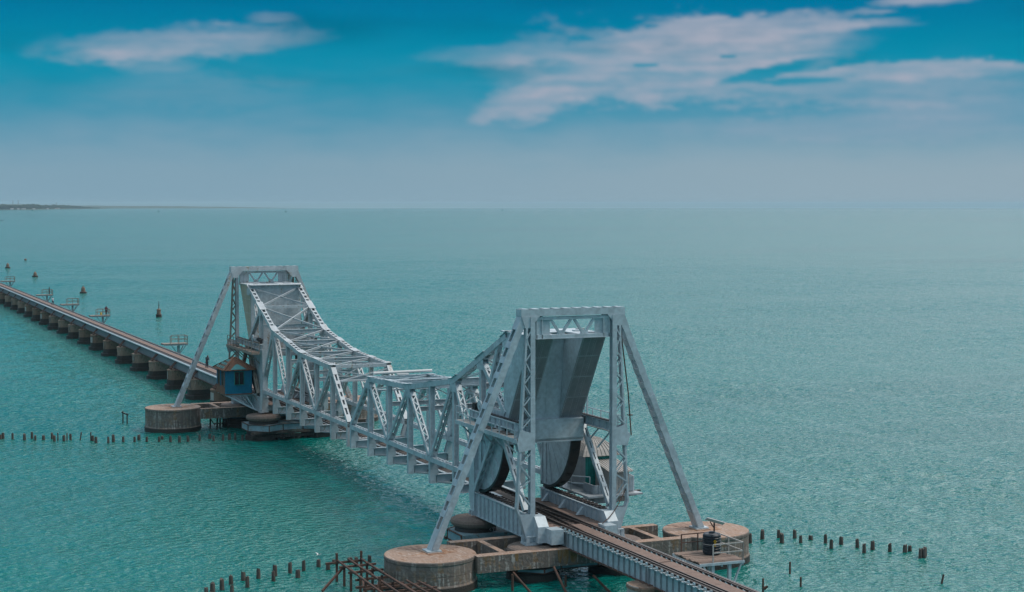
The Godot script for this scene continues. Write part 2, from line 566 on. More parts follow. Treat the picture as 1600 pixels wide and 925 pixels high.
func make_sky() -> ImageTexture:
	sky_a = noise(3, 0.06, 3)
	sky_b = noise(4, 0.06, 4)
	sky_c = noise(9, 0.9, 5)
	var cw := 720
	var ch := 360
	var im := Image.create(cw, ch, false, Image.FORMAT_RGBF)
	for j in ch:
		for i in cw:
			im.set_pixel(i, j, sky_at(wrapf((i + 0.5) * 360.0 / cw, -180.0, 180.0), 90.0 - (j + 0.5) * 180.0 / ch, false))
	var w := 4096
	var h := 2048
	im.resize(w, h, Image.INTERPOLATE_CUBIC)
	var px := 360.0 / w
	for j in range(int((90.0 - 14.0) / px), int((90.0 + 1.5) / px)):
		for i in range(0, int(52.0 / px)):
			var az := (i + 0.5) * px
			var el := 90.0 - (j + 0.5) * px
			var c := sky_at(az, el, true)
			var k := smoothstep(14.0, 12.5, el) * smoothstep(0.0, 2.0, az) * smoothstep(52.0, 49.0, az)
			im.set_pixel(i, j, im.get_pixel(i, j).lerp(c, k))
	return ImageTexture.create_from_image(im)


# ---------------------------------------------------------------- the sea
func build_sea() -> void:
	var n1 := noise(101, 0.22, 2)
	var n2 := noise(102, 0.55, 2)
	var n3 := noise(103, 0.055, 2)
	var tint := noise(104, 0.004, 3)
	var gust := noise(105, 0.012, 3)
	var fade := func(r: float) -> float: return 1.0 - smoothstep(320.0, 1080.0, r)
	for part in 2:
		var rows := PackedFloat32Array()
		var cols := PackedFloat32Array()
		if part == 0: # the water near the bridge, with its ripples
			var r := 84.0
			while r < 1100.0:
				rows.append(r)
				r += maxf(0.26, r * 0.0023)
			rows.append(1100.0)
			var a := 0.0
			while a < 48.0:
				cols.append(deg_to_rad(a))
				a += 0.11
			cols.append(deg_to_rad(48.0))
		else:
			rows.append(0.5)
			var r := 12.0
			while r < 84.0:
				rows.append(r)
				r += 12.0
			rows.append(84.0)
			for k in 28:
				rows.append(100.0 + k * 36.0)
			r = 1100.0
			while r < 20500.0:
				rows.append(r)
				r *= 1.015 if r < 4000.0 else 1.04
			for k in 721:
				cols.append(deg_to_rad(48.0 + k * 0.5))
		var nr := rows.size()
		var nc := cols.size()
		var v := PackedVector3Array()
		var hgt := PackedFloat32Array()
		var col := PackedColorArray()
		v.resize(nr * nc)
		col.resize(nr * nc)
		for i in nr:
			var r := rows[i]
			var f: float = fade.call(r) if part == 0 else 0.0
			for j in nc:
				var x := CAM.x + r * sin(cols[j])
				var z := -r * cos(cols[j])
				var y := -0.2 - r * r / (2.0 * EARTH)
				if f > 0.0:
					# crests lie across the wind, which blows from the right
					var u := x * 0.92 + z * 0.39
					var w := -x * 0.39 + z * 0.92
					var g := 0.95 + 1.1 * gust.get_noise_2d(x * 0.6, z)
					y += f * g * (0.11 * n1.get_noise_2d(u, w * 0.6) + 0.08 * n2.get_noise_2d(u, w * 0.55) + 0.12 * n3.get_noise_2d(u, w * 0.7))
				elif part == 1 and r > 1100.0:
					y += 0.16 * n3.get_noise_2d(x * 0.16, z * 0.3) * (1.0 - smoothstep(2500.0, 4500.0, r)) * smoothstep(1100.0, 1300.0, r)
				v[i * nc + j] = Vector3(x, y, z)
				var k := tint.get_noise_2d(x * 0.2, z * 0.8) + 0.5 * tint.get_noise_2d(x * 0.9, z * 4.0)
				col[i * nc + j] = Color(1.0, 1.0 + 0.35 * k, 1.0 + 0.30 * k)
		var nm := PackedVector3Array()
		nm.resize(nr * nc)
		for i in nr:
			for j in nc:
				var a := v[mini(i + 1, nr - 1) * nc + j] - v[maxi(i - 1, 0) * nc + j]
				var b := v[i * nc + mini(j + 1, nc - 1)] - v[i * nc + maxi(j - 1, 0)]
				var q := b.cross(a).normalized()
				nm[i * nc + j] = q if q.y > 0.0 else -q
		var ix := PackedInt32Array()
		for i in nr - 1:
			if part == 1 and rows[i] >= 84.0 and rows[i] < 1099.0:
				# the near water fills part of this ring
				for j in nc - 1:
					if cols[j] - deg_to_rad(360.0) > -0.001:
						continue
					ix.append_array(PackedInt32Array([i * nc + j, (i + 1) * nc + j, (i + 1) * nc + j + 1, i * nc + j, (i + 1) * nc + j + 1, i * nc + j + 1]))
				continue
			for j in nc - 1:
				ix.append_array(PackedInt32Array([i * nc + j, (i + 1) * nc + j, (i + 1) * nc + j + 1, i * nc + j, (i + 1) * nc + j + 1, i * nc + j + 1]))
		var arr := []
		arr.resize(Mesh.ARRAY_MAX)
		arr[Mesh.ARRAY_VERTEX] = v
		arr[Mesh.ARRAY_NORMAL] = nm
		arr[Mesh.ARRAY_COLOR] = col
		arr[Mesh.ARRAY_INDEX] = ix
		var am := ArrayMesh.new()
		am.add_surface_from_arrays(Mesh.PRIMITIVE_TRIANGLES, arr)
		tag(put("sea", am, M.sea, self), ["rippled turquoise sea around the bridge piers", "open turquoise sea reaching the horizon"][part], "sea", "", "structure")


# ---------------------------------------------------------------- bascule leaf
func rail_y(t: float) -> float: # the track climbs a little towards the far side
	return 3.25 + 0.5 * clampf((t - 100.0) / 90.0, 0.0, 1.0)


func chord_y(s: float) -> float:
	var pts := [[5.6, 9.78], [16.0, 10.15], [26.3, 11.65], [31.8, 13.85], [37.0, 16.0]]
	for i in pts.size() - 1:
		if s <= pts[i + 1][0]:
			return lerpf(pts[i][1], pts[i + 1][1], (s - pts[i][0]) / (pts[i + 1][0] - pts[i][0]))
	return 16.0


func build_leaf(d: float, label: String) -> void:
	var L := func(x: float, y: float, s: float) -> Vector3: return Vector3(x, y, -(MID - d * s))
	var st: Material = M.steel if d > 0 else M.steel_old
	var t := thing("bascule_leaf", label, "lift bridge leaf", L.call(0.0, 3.9, 31.6), "two leaves of the lift bridge")
	var bx := 2.75
	var nodes := [5.6, 16.0, 26.3, 31.8, 36.6]
	var mid := [5.6, 10.8, 16.0, 21.1, 26.3]
	var low := 4.95
	for sx in [-1.0, 1.0]:
		var x: float = sx * bx
		# lower chord: two channels, a bottom plate, bars across the top
		var m := Mb.new()
		var cuts := [0.35, 10.8, 21.1, 31.4]
		for i in 3:
			var c := Mb.new()
			c.laced(L.call(x, low, cuts[i] + 0.01), L.call(x, low, cuts[i + 1] - 0.01), 0.5, 0.38, Vector3.UP, 0.42, 0.6)
			obj("lower_chord", c, st, t)
		# upper chord
		for i in nodes.size() - 1:
			var c := Mb.new()
			var a: Vector3 = L.call(x, chord_y(nodes[i]), nodes[i])
			var b: Vector3 = L.call(x, chord_y(nodes[i + 1]), nodes[i + 1])
			c.battened(a, b, 0.52, 0.4, Vector3.UP, 0.92, 0.36, 0.75, 0.06)
			if i == 0 or i == 1: # gusset halfway
				var h: Vector3 = (a + b) / 2.0
				var z := (b - a).normalized()
				c.beam(h - z * 0.7 + Vector3.UP * 0.235, h + z * 0.7 + Vector3.UP * 0.235, 0.62, 0.03)
			obj("upper_chord", c, st, t)
		for i in nodes.size():
			var g := Mb.new()
			var s0: float = nodes[i]
			var a: Vector3 = L.call(x, chord_y(maxf(s0 - 0.9, 5.6)) + 0.245, maxf(s0 - 0.9, 5.5))
			var b: Vector3 = L.call(x, chord_y(s0) + 0.255, s0)
			var c: Vector3 = L.call(x, chord_y(minf(s0 + 0.9, 37.0)) + 0.245, minf(s0 + 0.9, 36.8))
			g.beam(a, b, 0.7, 0.03)
			g.beam(b, c, 0.7, 0.03)
			# side gusset plate below the chord
			for q in [-0.22, 0.22]:
				g.box(L.call(x + q, chord_y(s0) - 0.45, s0), Vector3(0.025, 0.75, 1.2 if i else 0.8))
			obj("gusset_plate", g, st, t)
		# verticals
		for s in mid + [31.8]:
			var v := Mb.new()
			var a: Vector3 = L.call(x, low + 0.19, s)
			var b: Vector3 = L.call(x, chord_y(s) - 0.21, s)
			v.box((a + b) / 2.0, Vector3(0.40, b.y - a.y, 0.05))
			for q in [-0.19, 0.19]:
				v.box((a + b) / 2.0 + Vector3(q, 0, 0), Vector3(0.03, b.y - a.y, 0.36))
			obj("vertical", v, st, t)
		# diagonals, laced
		var web := [[10.6, low, 5.75], [11.0, low, 15.8], [20.9, low, 16.2], [21.3, low, 26.0], [31.2, low, 26.6]]
		for w in web:
			var c := Mb.new()
			var b: Vector3 = L.call(x, chord_y(w[2]) - 0.25, w[2])
			var a: Vector3 = L.call(x, w[1] + 0.2, w[0])
			c.laced(a, b, 0.5, 0.3, Vector3.UP, 0.5, 0.75)
			obj("diagonal", c, st, t)
		var e := Mb.new()
		e.battened(L.call(x, low + 0.2, 0.5), L.call(x, chord_y(5.6) - 0.1, 5.5), 0.46, 0.32, Vector3.UP, 1.05, 0.42, 0.9)
		obj("end_post", e, st, t)
		# members round the heel
		var k := Mb.new()
		k.laced(L.call(x, 13.5, 32.0), L.call(x, 10.3, 36.3), 0.4, 0.36, Vector3.UP, 0.45, 0.7)
		obj("heel_strut", k, st, t)
		k = Mb.new()
		k.battened(L.call(x, 12.4, 33.6), L.call(x, 15.1, 35.0), 0.36, 0.3, Vector3.UP, 0.8, 0.34, 0.5)
		obj("heel_strut", k, st, t)
		# rolling quarter wheel
		var sx_in: float = x - sx * 0.12
		var poly := [[30.9, 4.3], [31.6, 4.15]]
		for i in 19:
			var an := PI / 2 * i / 18.0
			poly.append([31.6 + 4.72 * sin(an), 8.95 - 4.72 * cos(an)])
		poly.append_array([[36.32, 10.4], [30.9, 10.4]])
		var sg := Mb.new()
		for q in [-0.2, 0.2]:
			sg.prism(poly, L.call(sx_in + q - 0.02, 0.0, 0.0), Vector3(0, 0, d), Vector3.UP, Vector3(0.04, 0, 0))
		for an in [0.25, 0.6, 0.95, 1.3]:
			for q in [-0.25, 0.25]:
				var o: Vector3 = L.call(sx_in + q, 8.9, 31.6)
				sg.beam(o + Vector3(0, -cos(an), d * sin(an)) * 0.5, o + Vector3(0, -cos(an), d * sin(an)) * 4.6, 0.09, 0.05, Vector3(sx, 0, 0))
		for s in [31.0, 31.7]:
			sg.box(L.call(sx_in, 7.4, s), Vector3(0.62, 6.0, 0.14))
		var seg := obj("rolling_segment", sg, st, t)
		var rim := Mb.new()
		for i in 24:
			var a0 := PI / 2 * (i - 0.6) / 22.5
			var a1 := PI / 2 * (i + 0.4) / 22.5
			var o: Vector3 = L.call(sx_in, 8.95, 31.6)
			var r := 4.82
			rim.beam(o + Vector3(0, -cos(a0), d * sin(a0)) * r, o + Vector3(0, -cos(a1), d * sin(a1)) * r, 0.74, 0.2, Vector3(0, -cos(a0), d * sin(a0)))
		obj("toothed_rim", rim, M.dark, seg)
		for i in 7:
			var a0 := PI / 2 * (i + 0.5) / 7.0
			var o: Vector3 = L.call(sx_in, 8.95, 31.6)
			var th := Mb.new()
			th.beam(o + Vector3(0, -cos(a0 - 0.03), d * sin(a0 - 0.03)) * 4.935, o + Vector3(0, -cos(a0 + 0.03), d * sin(a0 + 0.03)) * 4.935, 0.3, 0.05, Vector3(0, -cos(a0), d * sin(a0)))
			obj("rim_slot_dark", th, M.black, seg)  # raised black square standing in for the dark of an open slot
	# floor beams hung below the lower chords, with hangers
	for s in [0.55, 5.6, 10.8, 16.0, 21.1, 26.3]:
		var f := Mb.new()
		f.ibeam(L.call(-2.55, 3.36, s), L.call(2.55, 3.36, s), 0.42, 0.68)
		for q in [-2.4, -1.2, 0.0, 1.2, 2.4]:
			f.box(L.call(q, 3.36, s), Vector3(0.02, 0.6, 0.3))
		var fb := obj("floor_beam", f, st, t)
		for sx in [-1.0, 1.0]:
			var h := Mb.new()
			for q in [-0.17, 0.17]:
				h.prism([[-2.98, 3.0], [-2.5, 3.0], [-2.5, 3.55], [-2.2, 3.8], [-2.5, 4.76], [-2.98, 4.76]], L.call(0.0, 0.0, s) + Vector3(0, -L.call(0.0, 0.0, s).y, q - 0.012), Vector3(-sx, 0, 0), Vector3.UP, Vector3(0, 0, 0.024))
			h.box(L.call(sx * 2.97, 3.88, s), Vector3(0.03, 1.76, 0.36))
			obj("hanger", h, st, fb)
	for x in [-0.9, 0.9]:
		var f := Mb.new()
		f.ibeam(L.call(x, 2.99 + 0.22, 0.4), L.call(x, 2.99 + 0.22, 30.8), 0.3, 0.44)
		obj("stringer", f, st, t)
	var wind := Mb.new()
	var wn := [0.55, 5.6, 10.8, 16.0, 21.1, 26.3]
	for i in 5:
		wind.beam(L.call(-2.4, 3.06, wn[i]), L.call(2.4, 3.06, wn[i + 1]), 0.12, 0.1)
		wind.beam(L.call(2.4, 3.04, wn[i]), L.call(-2.4, 3.04, wn[i + 1]), 0.12, 0.1)
	obj("wind_bracing", wind, M.steel_dull, t)
	# struts and X bracing between the upper chords
	for i in mid.size() + 1:
		var s: float = (mid + [31.8])[i]
		var y := chord_y(s)
		var c := Mb.new()
		if i == 0 or i == 5:
			c.battened(L.call(-2.5, y + 0.06, s), L.call(2.5, y + 0.06, s), 0.34, 0.3, Vector3.UP, 0.7, 0.3, 0.4)
		else:
			c.ibeam(L.call(-2.5, y, s), L.call(2.5, y, s), 0.34, 0.42)
		obj("top_strut", c, st, t)
		if i > 0:
			c = Mb.new()
			c.ibeam(L.call(-2.5, y - 1.75 - 0.25 * i * 0.2, s), L.call(2.5, y - 1.75 - 0.25 * i * 0.2, s), 0.3, 0.36)
			c.beam(L.call(-2.5, y - 0.3, s), L.call(0.0, y - 1.6, s), 0.1, 0.08)
			c.beam(L.call(2.5, y - 0.3, s), L.call(0.0, y - 1.6, s), 0.1, 0.08)
			obj("sway_frame", c, M.steel_dull if d > 0 else M.steel_old, t)
	var xs := [5.6, 10.8, 16.0, 21.1, 26.3, 31.8, 36.4]
	for i in xs.size() - 1:
		var a: float = xs[i] + 0.35
		var b: float = xs[i + 1] - 0.35
		for k in 2:
			var c := Mb.new()
			var sgn := 1.0 if k else -1.0
			c.beam(L.call(-2.45 * sgn, chord_y(a) + 0.14 + 0.03 * k, a), L.call(2.45 * sgn, chord_y(b) + 0.14 + 0.03 * k, b), 0.12, 0.05)
			c.beam(L.call(-2.45 * sgn, chord_y(a) + 0.04, a), L.call(2.45 * sgn, chord_y(b) + 0.04, b), 0.03, 0.12)
			obj("top_brace", c, st, t)
	# portal at the tip
	var pt := Mb.new()
	pt.beam(L.call(-2.5, 8.6, 4.3), L.call(2.5, 8.6, 4.3), 0.3, 0.14)
	pt.beam(L.call(-2.5, 9.5, 5.2), L.call(2.5, 8.6, 4.3), 0.1, 0.1)
	pt.beam(L.call(2.5, 9.5, 5.2), L.call(-2.5, 8.6, 4.3), 0.1, 0.1)
	obj("tip_portal", pt, st, t)
	if d > 0: # the white tube and brackets laid over the tip of the near leaf
		var tb := Mb.new()
		tb.tube(L.call(-2.5, 10.28, 5.7), L.call(2.9, 10.34, 5.9), 0.13, 0.13, 10)
		tb.box(L.call(0.0, 10.18, 6.4), Vector3(1.1, 0.12, 0.3))
		obj("signal_conduit", tb, M.white, t)
	build_counterweight(t, L, d, st)
	# riveting on the chords, posts and counterweight that show it
	var rv := Mb.new()
	if d > 0:
		for s in mid:
			for q in [-0.15, 0.15]:
				rv.rivets(L.call(-2.955, low + 0.3, s + q), L.call(-2.955, chord_y(s) - 0.5, s + q), Vector3(-1, 0, 0), 0.22)
		for i in nodes.size() - 1:
			rv.rivets(L.call(-3.0, chord_y(nodes[i]) + 0.13, nodes[i]), L.call(-3.0, chord_y(nodes[i + 1]) + 0.13, nodes[i + 1]), Vector3(-1, 0, 0), 0.22)
		for x in [[-2.8, -1.15], [1.15, 2.8]]:
			for i in 5:
				var y := 9.98 + 1.55 * i
				var s := 36.8 + (y - 9.9) / 6.2 * 4.0
				if y < 16.1:
					rv.rivets(L.call(x[0], y, s + 0.05), L.call(x[1], y, s + 0.05), Vector3(0, -0.54, d * 0.84), 0.14, 0.026)
			for q in [x[0] + 0.05, x[1] - 0.05, x[1] - 0.75]:
				rv.rivets(L.call(q, 10.0, 36.92), L.call(q, 16.0, 40.8), Vector3(0, -0.54, d * 0.84), 0.16, 0.026)
		for y in [8.3, 9.82]:
			rv.rivets(L.call(-2.8, y, 37.26), L.call(2.8, y, 37.26), Vector3(0, 0, d), 0.15, 0.026)
		tag(obj("rivets", rv, st, t), "", "", "", "stuff")


func build_counterweight(t: Node3D, L: Callable, d: float, st: Material) -> void:
	var core := Mb.new()
	# side view outlines, (s, y)
	core.prism([[36.0, 9.9], [36.8, 9.9], [37.6, 16.08], [36.0, 16.08]], L.call(-1.12, 0.0, 0.0), Vector3(0, 0, d), Vector3.UP, Vector3(2.24, 0, 0))
	for x in [-2.85, 1.12]:
		core.prism([[36.0, 9.9], [36.78, 9.9], [40.75, 16.08], [36.0, 16.08]], L.call(x, 0.0, 0.0), Vector3(0, 0, d), Vector3.UP, Vector3(1.73, 0, 0))
	core.prism([[36.0, 8.2], [36.95, 8.2], [37.18, 8.5], [37.2, 9.88], [36.0, 9.88]], L.call(-2.85, 0.0, 0.0), Vector3(0, 0, d), Vector3.UP, Vector3(5.7, 0, 0))
	var cw := obj("counterweight", core, st, t)
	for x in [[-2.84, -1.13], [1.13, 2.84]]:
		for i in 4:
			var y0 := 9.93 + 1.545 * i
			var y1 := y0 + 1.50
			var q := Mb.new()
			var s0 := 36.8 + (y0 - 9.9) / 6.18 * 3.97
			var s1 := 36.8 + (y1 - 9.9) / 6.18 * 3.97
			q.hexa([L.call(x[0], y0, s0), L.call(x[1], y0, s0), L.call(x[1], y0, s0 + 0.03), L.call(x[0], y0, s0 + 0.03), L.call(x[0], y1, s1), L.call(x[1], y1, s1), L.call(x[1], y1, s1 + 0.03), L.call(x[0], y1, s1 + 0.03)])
			obj("face_plate", q, M.lobe_grey if d > 0 else st, cw)
	var strap := Mb.new()
	var lobe := Mb.new()
	for x in [[-2.84, -1.13], [1.13, 2.84]]:
		for i in 5:
			var y := 9.9 + 1.545 * i
			var s := 36.83 + (y - 9.9) / 6.18 * 3.97
			if i < 4:
				lobe.beam(L.call(x[0], y, s), L.call(x[1], y, s), 0.06, 0.03, Vector3(0, -0.54, d * 0.84))
		for q in [x[0] + 0.62, x[1] - 0.62]:
			lobe.beam(L.call(q, 9.95, 36.85), L.call(q, 16.0, 40.74), 0.02, 0.03, Vector3(0, -0.54, d * 0.84))
		for q in [x[0] + 0.05, x[1] - 0.05]:
			lobe.beam(L.call(q, 9.95, 36.85), L.call(q, 16.0, 40.74), 0.06, 0.03, Vector3(0, -0.54, d * 0.84))
	for i in 4:
		var y := 9.9 + 1.545 * i
		var s := 36.84 + (y - 9.9) / 6.18 * 0.8
		strap.beam(L.call(-1.1, y, s), L.call(1.1, y, s), 0.1, 0.03, Vector3(0, -0.1, d))
	for y in [8.28, 9.8]:
		strap.box(L.call(0.0, y, 37.2), Vector3(5.6, 0.1, 0.04))
	strap.beam(L.call(0.0, 9.95, 36.84), L.call(0.0, 16.0, 37.62), 0.1, 0.03, Vector3(0, -0.1, d))
	obj("cover_straps", strap, st, cw)
	obj("lobe_straps", lobe, M.steel_dull, cw)
	for i in 4: # the back of the recess
		var y0 := 9.93 + 1.545 * i
		var q := Mb.new()
		var s0 := 36.8 + (y0 - 9.9) / 6.18 * 0.8
		var s1 := 36.8 + (y0 + 1.5 - 9.9) / 6.18 * 0.8
		q.hexa([L.call(-1.1, y0, s0), L.call(1.1, y0, s0), L.call(1.1, y0, s0 + 0.02), L.call(-1.1, y0, s0 + 0.02), L.call(-1.1, y0 + 1.5, s1), L.call(1.1, y0 + 1.5, s1), L.call(1.1, y0 + 1.5, s1 + 0.02), L.call(-1.1, y0 + 1.5, s1 + 0.02)])
		obj("recess_plate", q, st, cw)
	for i in 5: # plates on the side towards the water
		var q := Mb.new()
		q.box(L.call(0.0, 8.95 + 1.57 * i, 35.985), Vector3(5.6, 1.53, 0.03))
		obj("back_plate", q, st, cw)
	for sx in [-1.0, 1.0]: # plates on the sides
		for i in 4:
			var y0 := 9.93 + 1.545 * i
			var y1 := y0 + 1.5
			var q := Mb.new()
			var s0 := 36.78 + (y0 - 9.9) / 6.18 * 3.97
			var s1 := 36.78 + (y1 - 9.9) / 6.18 * 3.97
			q.prism([[36.02, y0], [s0, y0], [s1, y1], [36.02, y1]], L.call(2.86 * sx - 0.01, 0.0, 0.0), Vector3(0, 0, d), Vector3.UP, Vector3(0.02, 0, 0))
			obj("side_plate", q, st if d > 0 else M.beige, cw)
	var top := Mb.new()
	top.prism([[-2.95, 35.6], [-2.95, 40.9], [-0.95, 40.9], [-0.9, 38.3], [0.9, 38.3], [0.95, 40.9], [2.95, 40.9], [2.95, 35.6]], L.call(0.0, 16.09, 0.0), Vector3(1, 0, 0), Vector3(0, 0, d), Vector3(0, 0.07, 0))
	for q in [[-2.0, 37.5], [-1.3, 39.6], [1.9, 38.2], [2.2, 39.9]]:
		top.box(L.call(q[0], 16.21, q[1]), Vector3(0.7, 0.08, 0.45))
	obj("top_plate", top, st, cw)


# ---------------------------------------------------------------- fixed tower
func railing(m: Mb, a: Vector3, b: Vector3, h: float, cnt: int, r := 0.025) -> void:
	for i in cnt + 1:
		var p := a.lerp(b, float(i) / cnt)
		m.beam(p, p + Vector3.UP * h, r * 2.2, r * 2.2, Vector3(0.1, 0, 1))
	for k in [0.52, 1.0]:
		m.beam(a + Vector3.UP * h * k, b + Vector3.UP * h * k, r * 2, r * 2)


func build_tower(d: float, label: String) -> void:
	var dy := 0.0 if d > 0 else 0.42
	var L := func(x: float, y: float, s: float) -> Vector3: return Vector3(x, y, -(MID - d * s))
	var st: Material = M.steel if d > 0 else M.steel_old
	var t := thing("bridge_tower", label, "bridge tower", L.call(0.0, 2.0 + dy, 41.0), "two towers of the lift bridge")
	var fz := Vector3(0, 0, d) # towards the land side
	# top beam
	var m := Mb.new()
	for q in [-0.42, 0.42]:
		m.box(L.call(0.0, 17.77, 41.1 + q), Vector3(7.8, 0.46, 0.05))
		m.box(L.call(0.0, 17.56, 41.1 + q * 0.9), Vector3(7.7, 0.04, 0.12))
	m.box(L.call(0.0, 17.55, 41.1), Vector3(7.6, 0.03, 0.8))
	for i in 10:
		m.box(L.call(-3.55 + 0.79 * i, 18.015, 41.1), Vector3(0.42, 0.03, 0.84))
	for sx in [-1.0, 1.0]:
		m.box(L.call(sx * 3.9, 17.77, 41.1), Vector3(0.04, 0.46, 0.86))
	var tb := obj("top_beam", m, st, t)
	for sx in [-1.0, 1.0]:
		for q in [-0.46, 0.46]:
			var g := Mb.new()
			g.prism([[2.55, 17.54], [3.9, 17.54], [3.62, 16.75], [3.2, 16.75]], L.call(0.0, 0.0, 41.1 + q) + Vector3(0, 0, -0.012), Vector3(sx, 0, 0), Vector3.UP, Vector3(0, 0, 0.024))
			obj("corner_plate", g, st, tb)
	# raking legs
	for sx in [-1.0, 1.0]:
		m = Mb.new()
		var foot: Vector3 = L.call(sx * 10.15, 2.02 + dy, 41.0)
		var head: Vector3 = L.call(sx * 3.44, 17.95, 41.1)
		var out := Vector3(sx * 0.92, 0.39, 0)
		m.battened(foot, head, 0.84, 0.44, out, 1.06, 0.46, 1.5, 0.13)
		var leg := obj("raking_leg", m, st, t)
		var z := (head - foot).normalized()
		m = Mb.new()
		for q in [-0.455, 0.455]: # riveted splice plates low and high on the leg
			for k in [[0.1, 3.0], [8.6, 10.6]]:
				m.beam(foot + z * k[0] + Vector3(0, 0, q), foot + z * k[1] + Vector3(0, 0, q), 0.03, 0.40, out)
				for r in int((k[1] - k[0]) / 0.18):
					for w in [-0.14, -0.05, 0.05, 0.14]:
						m.rivet(foot + z * (k[0] + 0.1 + r * 0.18) + out.normalized() * w + Vector3(0, 0, q + 0.015 * signf(q)), Vector3(0, 0, signf(q)), 0.03)
		m.beam(foot - Vector3(0, 0.0, 0), foot + Vector3(0, 0.1, 0), 1.0, 1.1, Vector3(0, 0, 1))
		obj("splice_plate", m, st, leg)
	# front frame of the portal
	var s0 := 41.3
	m = Mb.new()
	m.box(L.call(0.0, 17.36, s0), Vector3(5.4, 0.2, 0.3))
	m.box(L.call(0.0, 16.12, s0), Vector3(5.6, 0.24, 0.34))
	m.box(L.call(0.0, 15.98, s0), Vector3(5.6, 0.03, 0.5))
	var pf := obj("portal_frame", m, st, t)
	for sx in [-1.0, 1.0]:
		m = Mb.new()
		m.box(L.call(sx * 1.98, 16.73, s0), Vector3(0.56, 1.06, 0.06))
		for q in [2.32, 2.72]:
			m.box(L.call(sx * q, 16.75, s0), Vector3(0.07, 1.55, 0.34))
		m.box(L.call(sx * 2.52, 16.7, s0), Vector3(0.36, 1.5, 0.2))
		obj("end_panel", m, st, pf)
		for w in [[1.62, 17.26, 0.92, 16.24], [0.12, 17.26, 0.82, 16.24]]:
			m = Mb.new()
			m.beam(L.call(sx * w[0], w[1], s0), L.call(sx * w[2], w[3], s0), 0.16, 0.16, Vector3(0, 0, 1))
			obj("brace", m, st, pf)
		m = Mb.new()
		m.prism([[0.55, 16.23], [1.2, 16.23], [1.05, 16.52], [0.7, 16.52]], L.call(0.0, 0.0, s0) - fz * 0.02, Vector3(sx, 0, 0), Vector3.UP, fz * 0.06)
		obj("joint_plate", m, st, pf)
	# columns: inner and outer chord with lacing between
	for sx in [-1.0, 1.0]:
		m = Mb.new()
		var xi: float = sx * 3.08
		var yb := 2.2 + dy
		for q in [-0.21, 0.21]:
			m.box(L.call(xi, (yb + 17.5) / 2, 41.4 + q), Vector3(0.34, 17.5 - yb, 0.04))
		m.box(L.call(xi, (yb + 17.5) / 2, 41.4), Vector3(0.05, 17.5 - yb, 0.4))
		var col := obj("column", m, st, t)
		m = Mb.new()
		var o0: Vector3 = L.call(sx * 3.5, 16.75, 41.4)
		var o1: Vector3 = L.call(sx * 4.15, 5.0, 41.4)
		var o2: Vector3 = L.call(sx * 4.2, 4.5 + dy, 41.4)
		var o3: Vector3 = L.call(sx * 3.42, yb + 0.15, 41.4)
		m.beam(o0, o1, 0.4, 0.13, Vector3(sx, 0, 0))
		m.beam(o1, o2, 0.4, 0.13, Vector3(sx, 0, 0))
		m.beam(o2, o3, 0.4, 0.13, Vector3(sx, 0, 0))
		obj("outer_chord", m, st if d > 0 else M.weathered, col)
		for q in [-0.2, 0.2]:
			m = Mb.new()
			var off := Vector3(0, 0, q)
			m.zigzag(L.call(sx * 3.18, 16.6, 41.4) + off, L.call(sx * 3.18, 9.9, 41.4) + off, o0 + off, o0.lerp(o1, 0.58) + off, 9, 0.075, Vector3(0, 0, 1))
			obj("lacing", m, st if d > 0 else M.weathered, col)
			m = Mb.new()
			m.zigzag(L.call(sx * 3.18, 8.3, 41.4) + off, L.call(sx * 3.18, 4.6, 41.4) + off, o0.lerp(o1, 0.72) + off, o1 + off, 4, 0.08, Vector3(0, 0, 1))
			obj("lacing", m, st if d > 0 else M.weathered, col)
		for q in [-0.225, 0.225]:
			m = Mb.new()
			m.prism([[3.1, 8.5], [4.1, 8.35], [4.25, 9.0], [4.0, 9.9], [3.1, 9.6]], L.call(0.0, 0.0, 41.4) + Vector3(0, 0, q - 0.01), Vector3(sx, 0, 0), Vector3.UP, Vector3(0, 0, 0.02))
			obj("gusset_plate", m, st, col)
			m = Mb.new()
			m.prism([[3.1, yb], [3.5, yb], [4.05, 4.1], [3.1, 4.1]], L.call(0.0, 0.0, 41.4) + Vector3(0, 0, q - 0.01), Vector3(sx, 0, 0), Vector3.UP, Vector3(0, 0, 0.02))
			obj("foot_plate", m, st, col)
		# foot: base plate and hold-down brackets
		m = Mb.new()
		m.box(L.call(sx * 3.15, yb - 0.1, 41.5), Vector3(1.15, 0.16, 1.0))
		for q in [[-0.42, -0.4], [0.42, -0.4], [-0.42, 0.4], [0.42, 0.4]]:
			m.box(L.call(sx * 3.15 + q[0], yb + 0.18, 41.5 + q[1]), Vector3(0.24, 0.42, 0.2))
		m.box(L.call(sx * 3.15, yb + 0.42, 41.93), Vector3(1.0, 0.06, 0.2))
		obj("foot", m, st, col)
		if d > 0:
			m = Mb.new()
			for q in [-0.13, 0.0, 0.13]:
				m.rivets(L.call(xi + q, yb + 0.6, 41.63), L.call(xi + q, 16.4, 41.63), fz, 0.2, 0.024)
			m.rivets(L.call(-2.5 * sx, 16.12, 41.475), L.call(2.5 * sx, 16.12, 41.475), fz, 0.15, 0.024)
			m.rivets(L.call(-2.5 * sx, 17.36, 41.455), L.call(2.5 * sx, 17.36, 41.455), fz, 0.15, 0.024)
			tag(obj("rivets", m, st, col), "", "", "", "stuff")
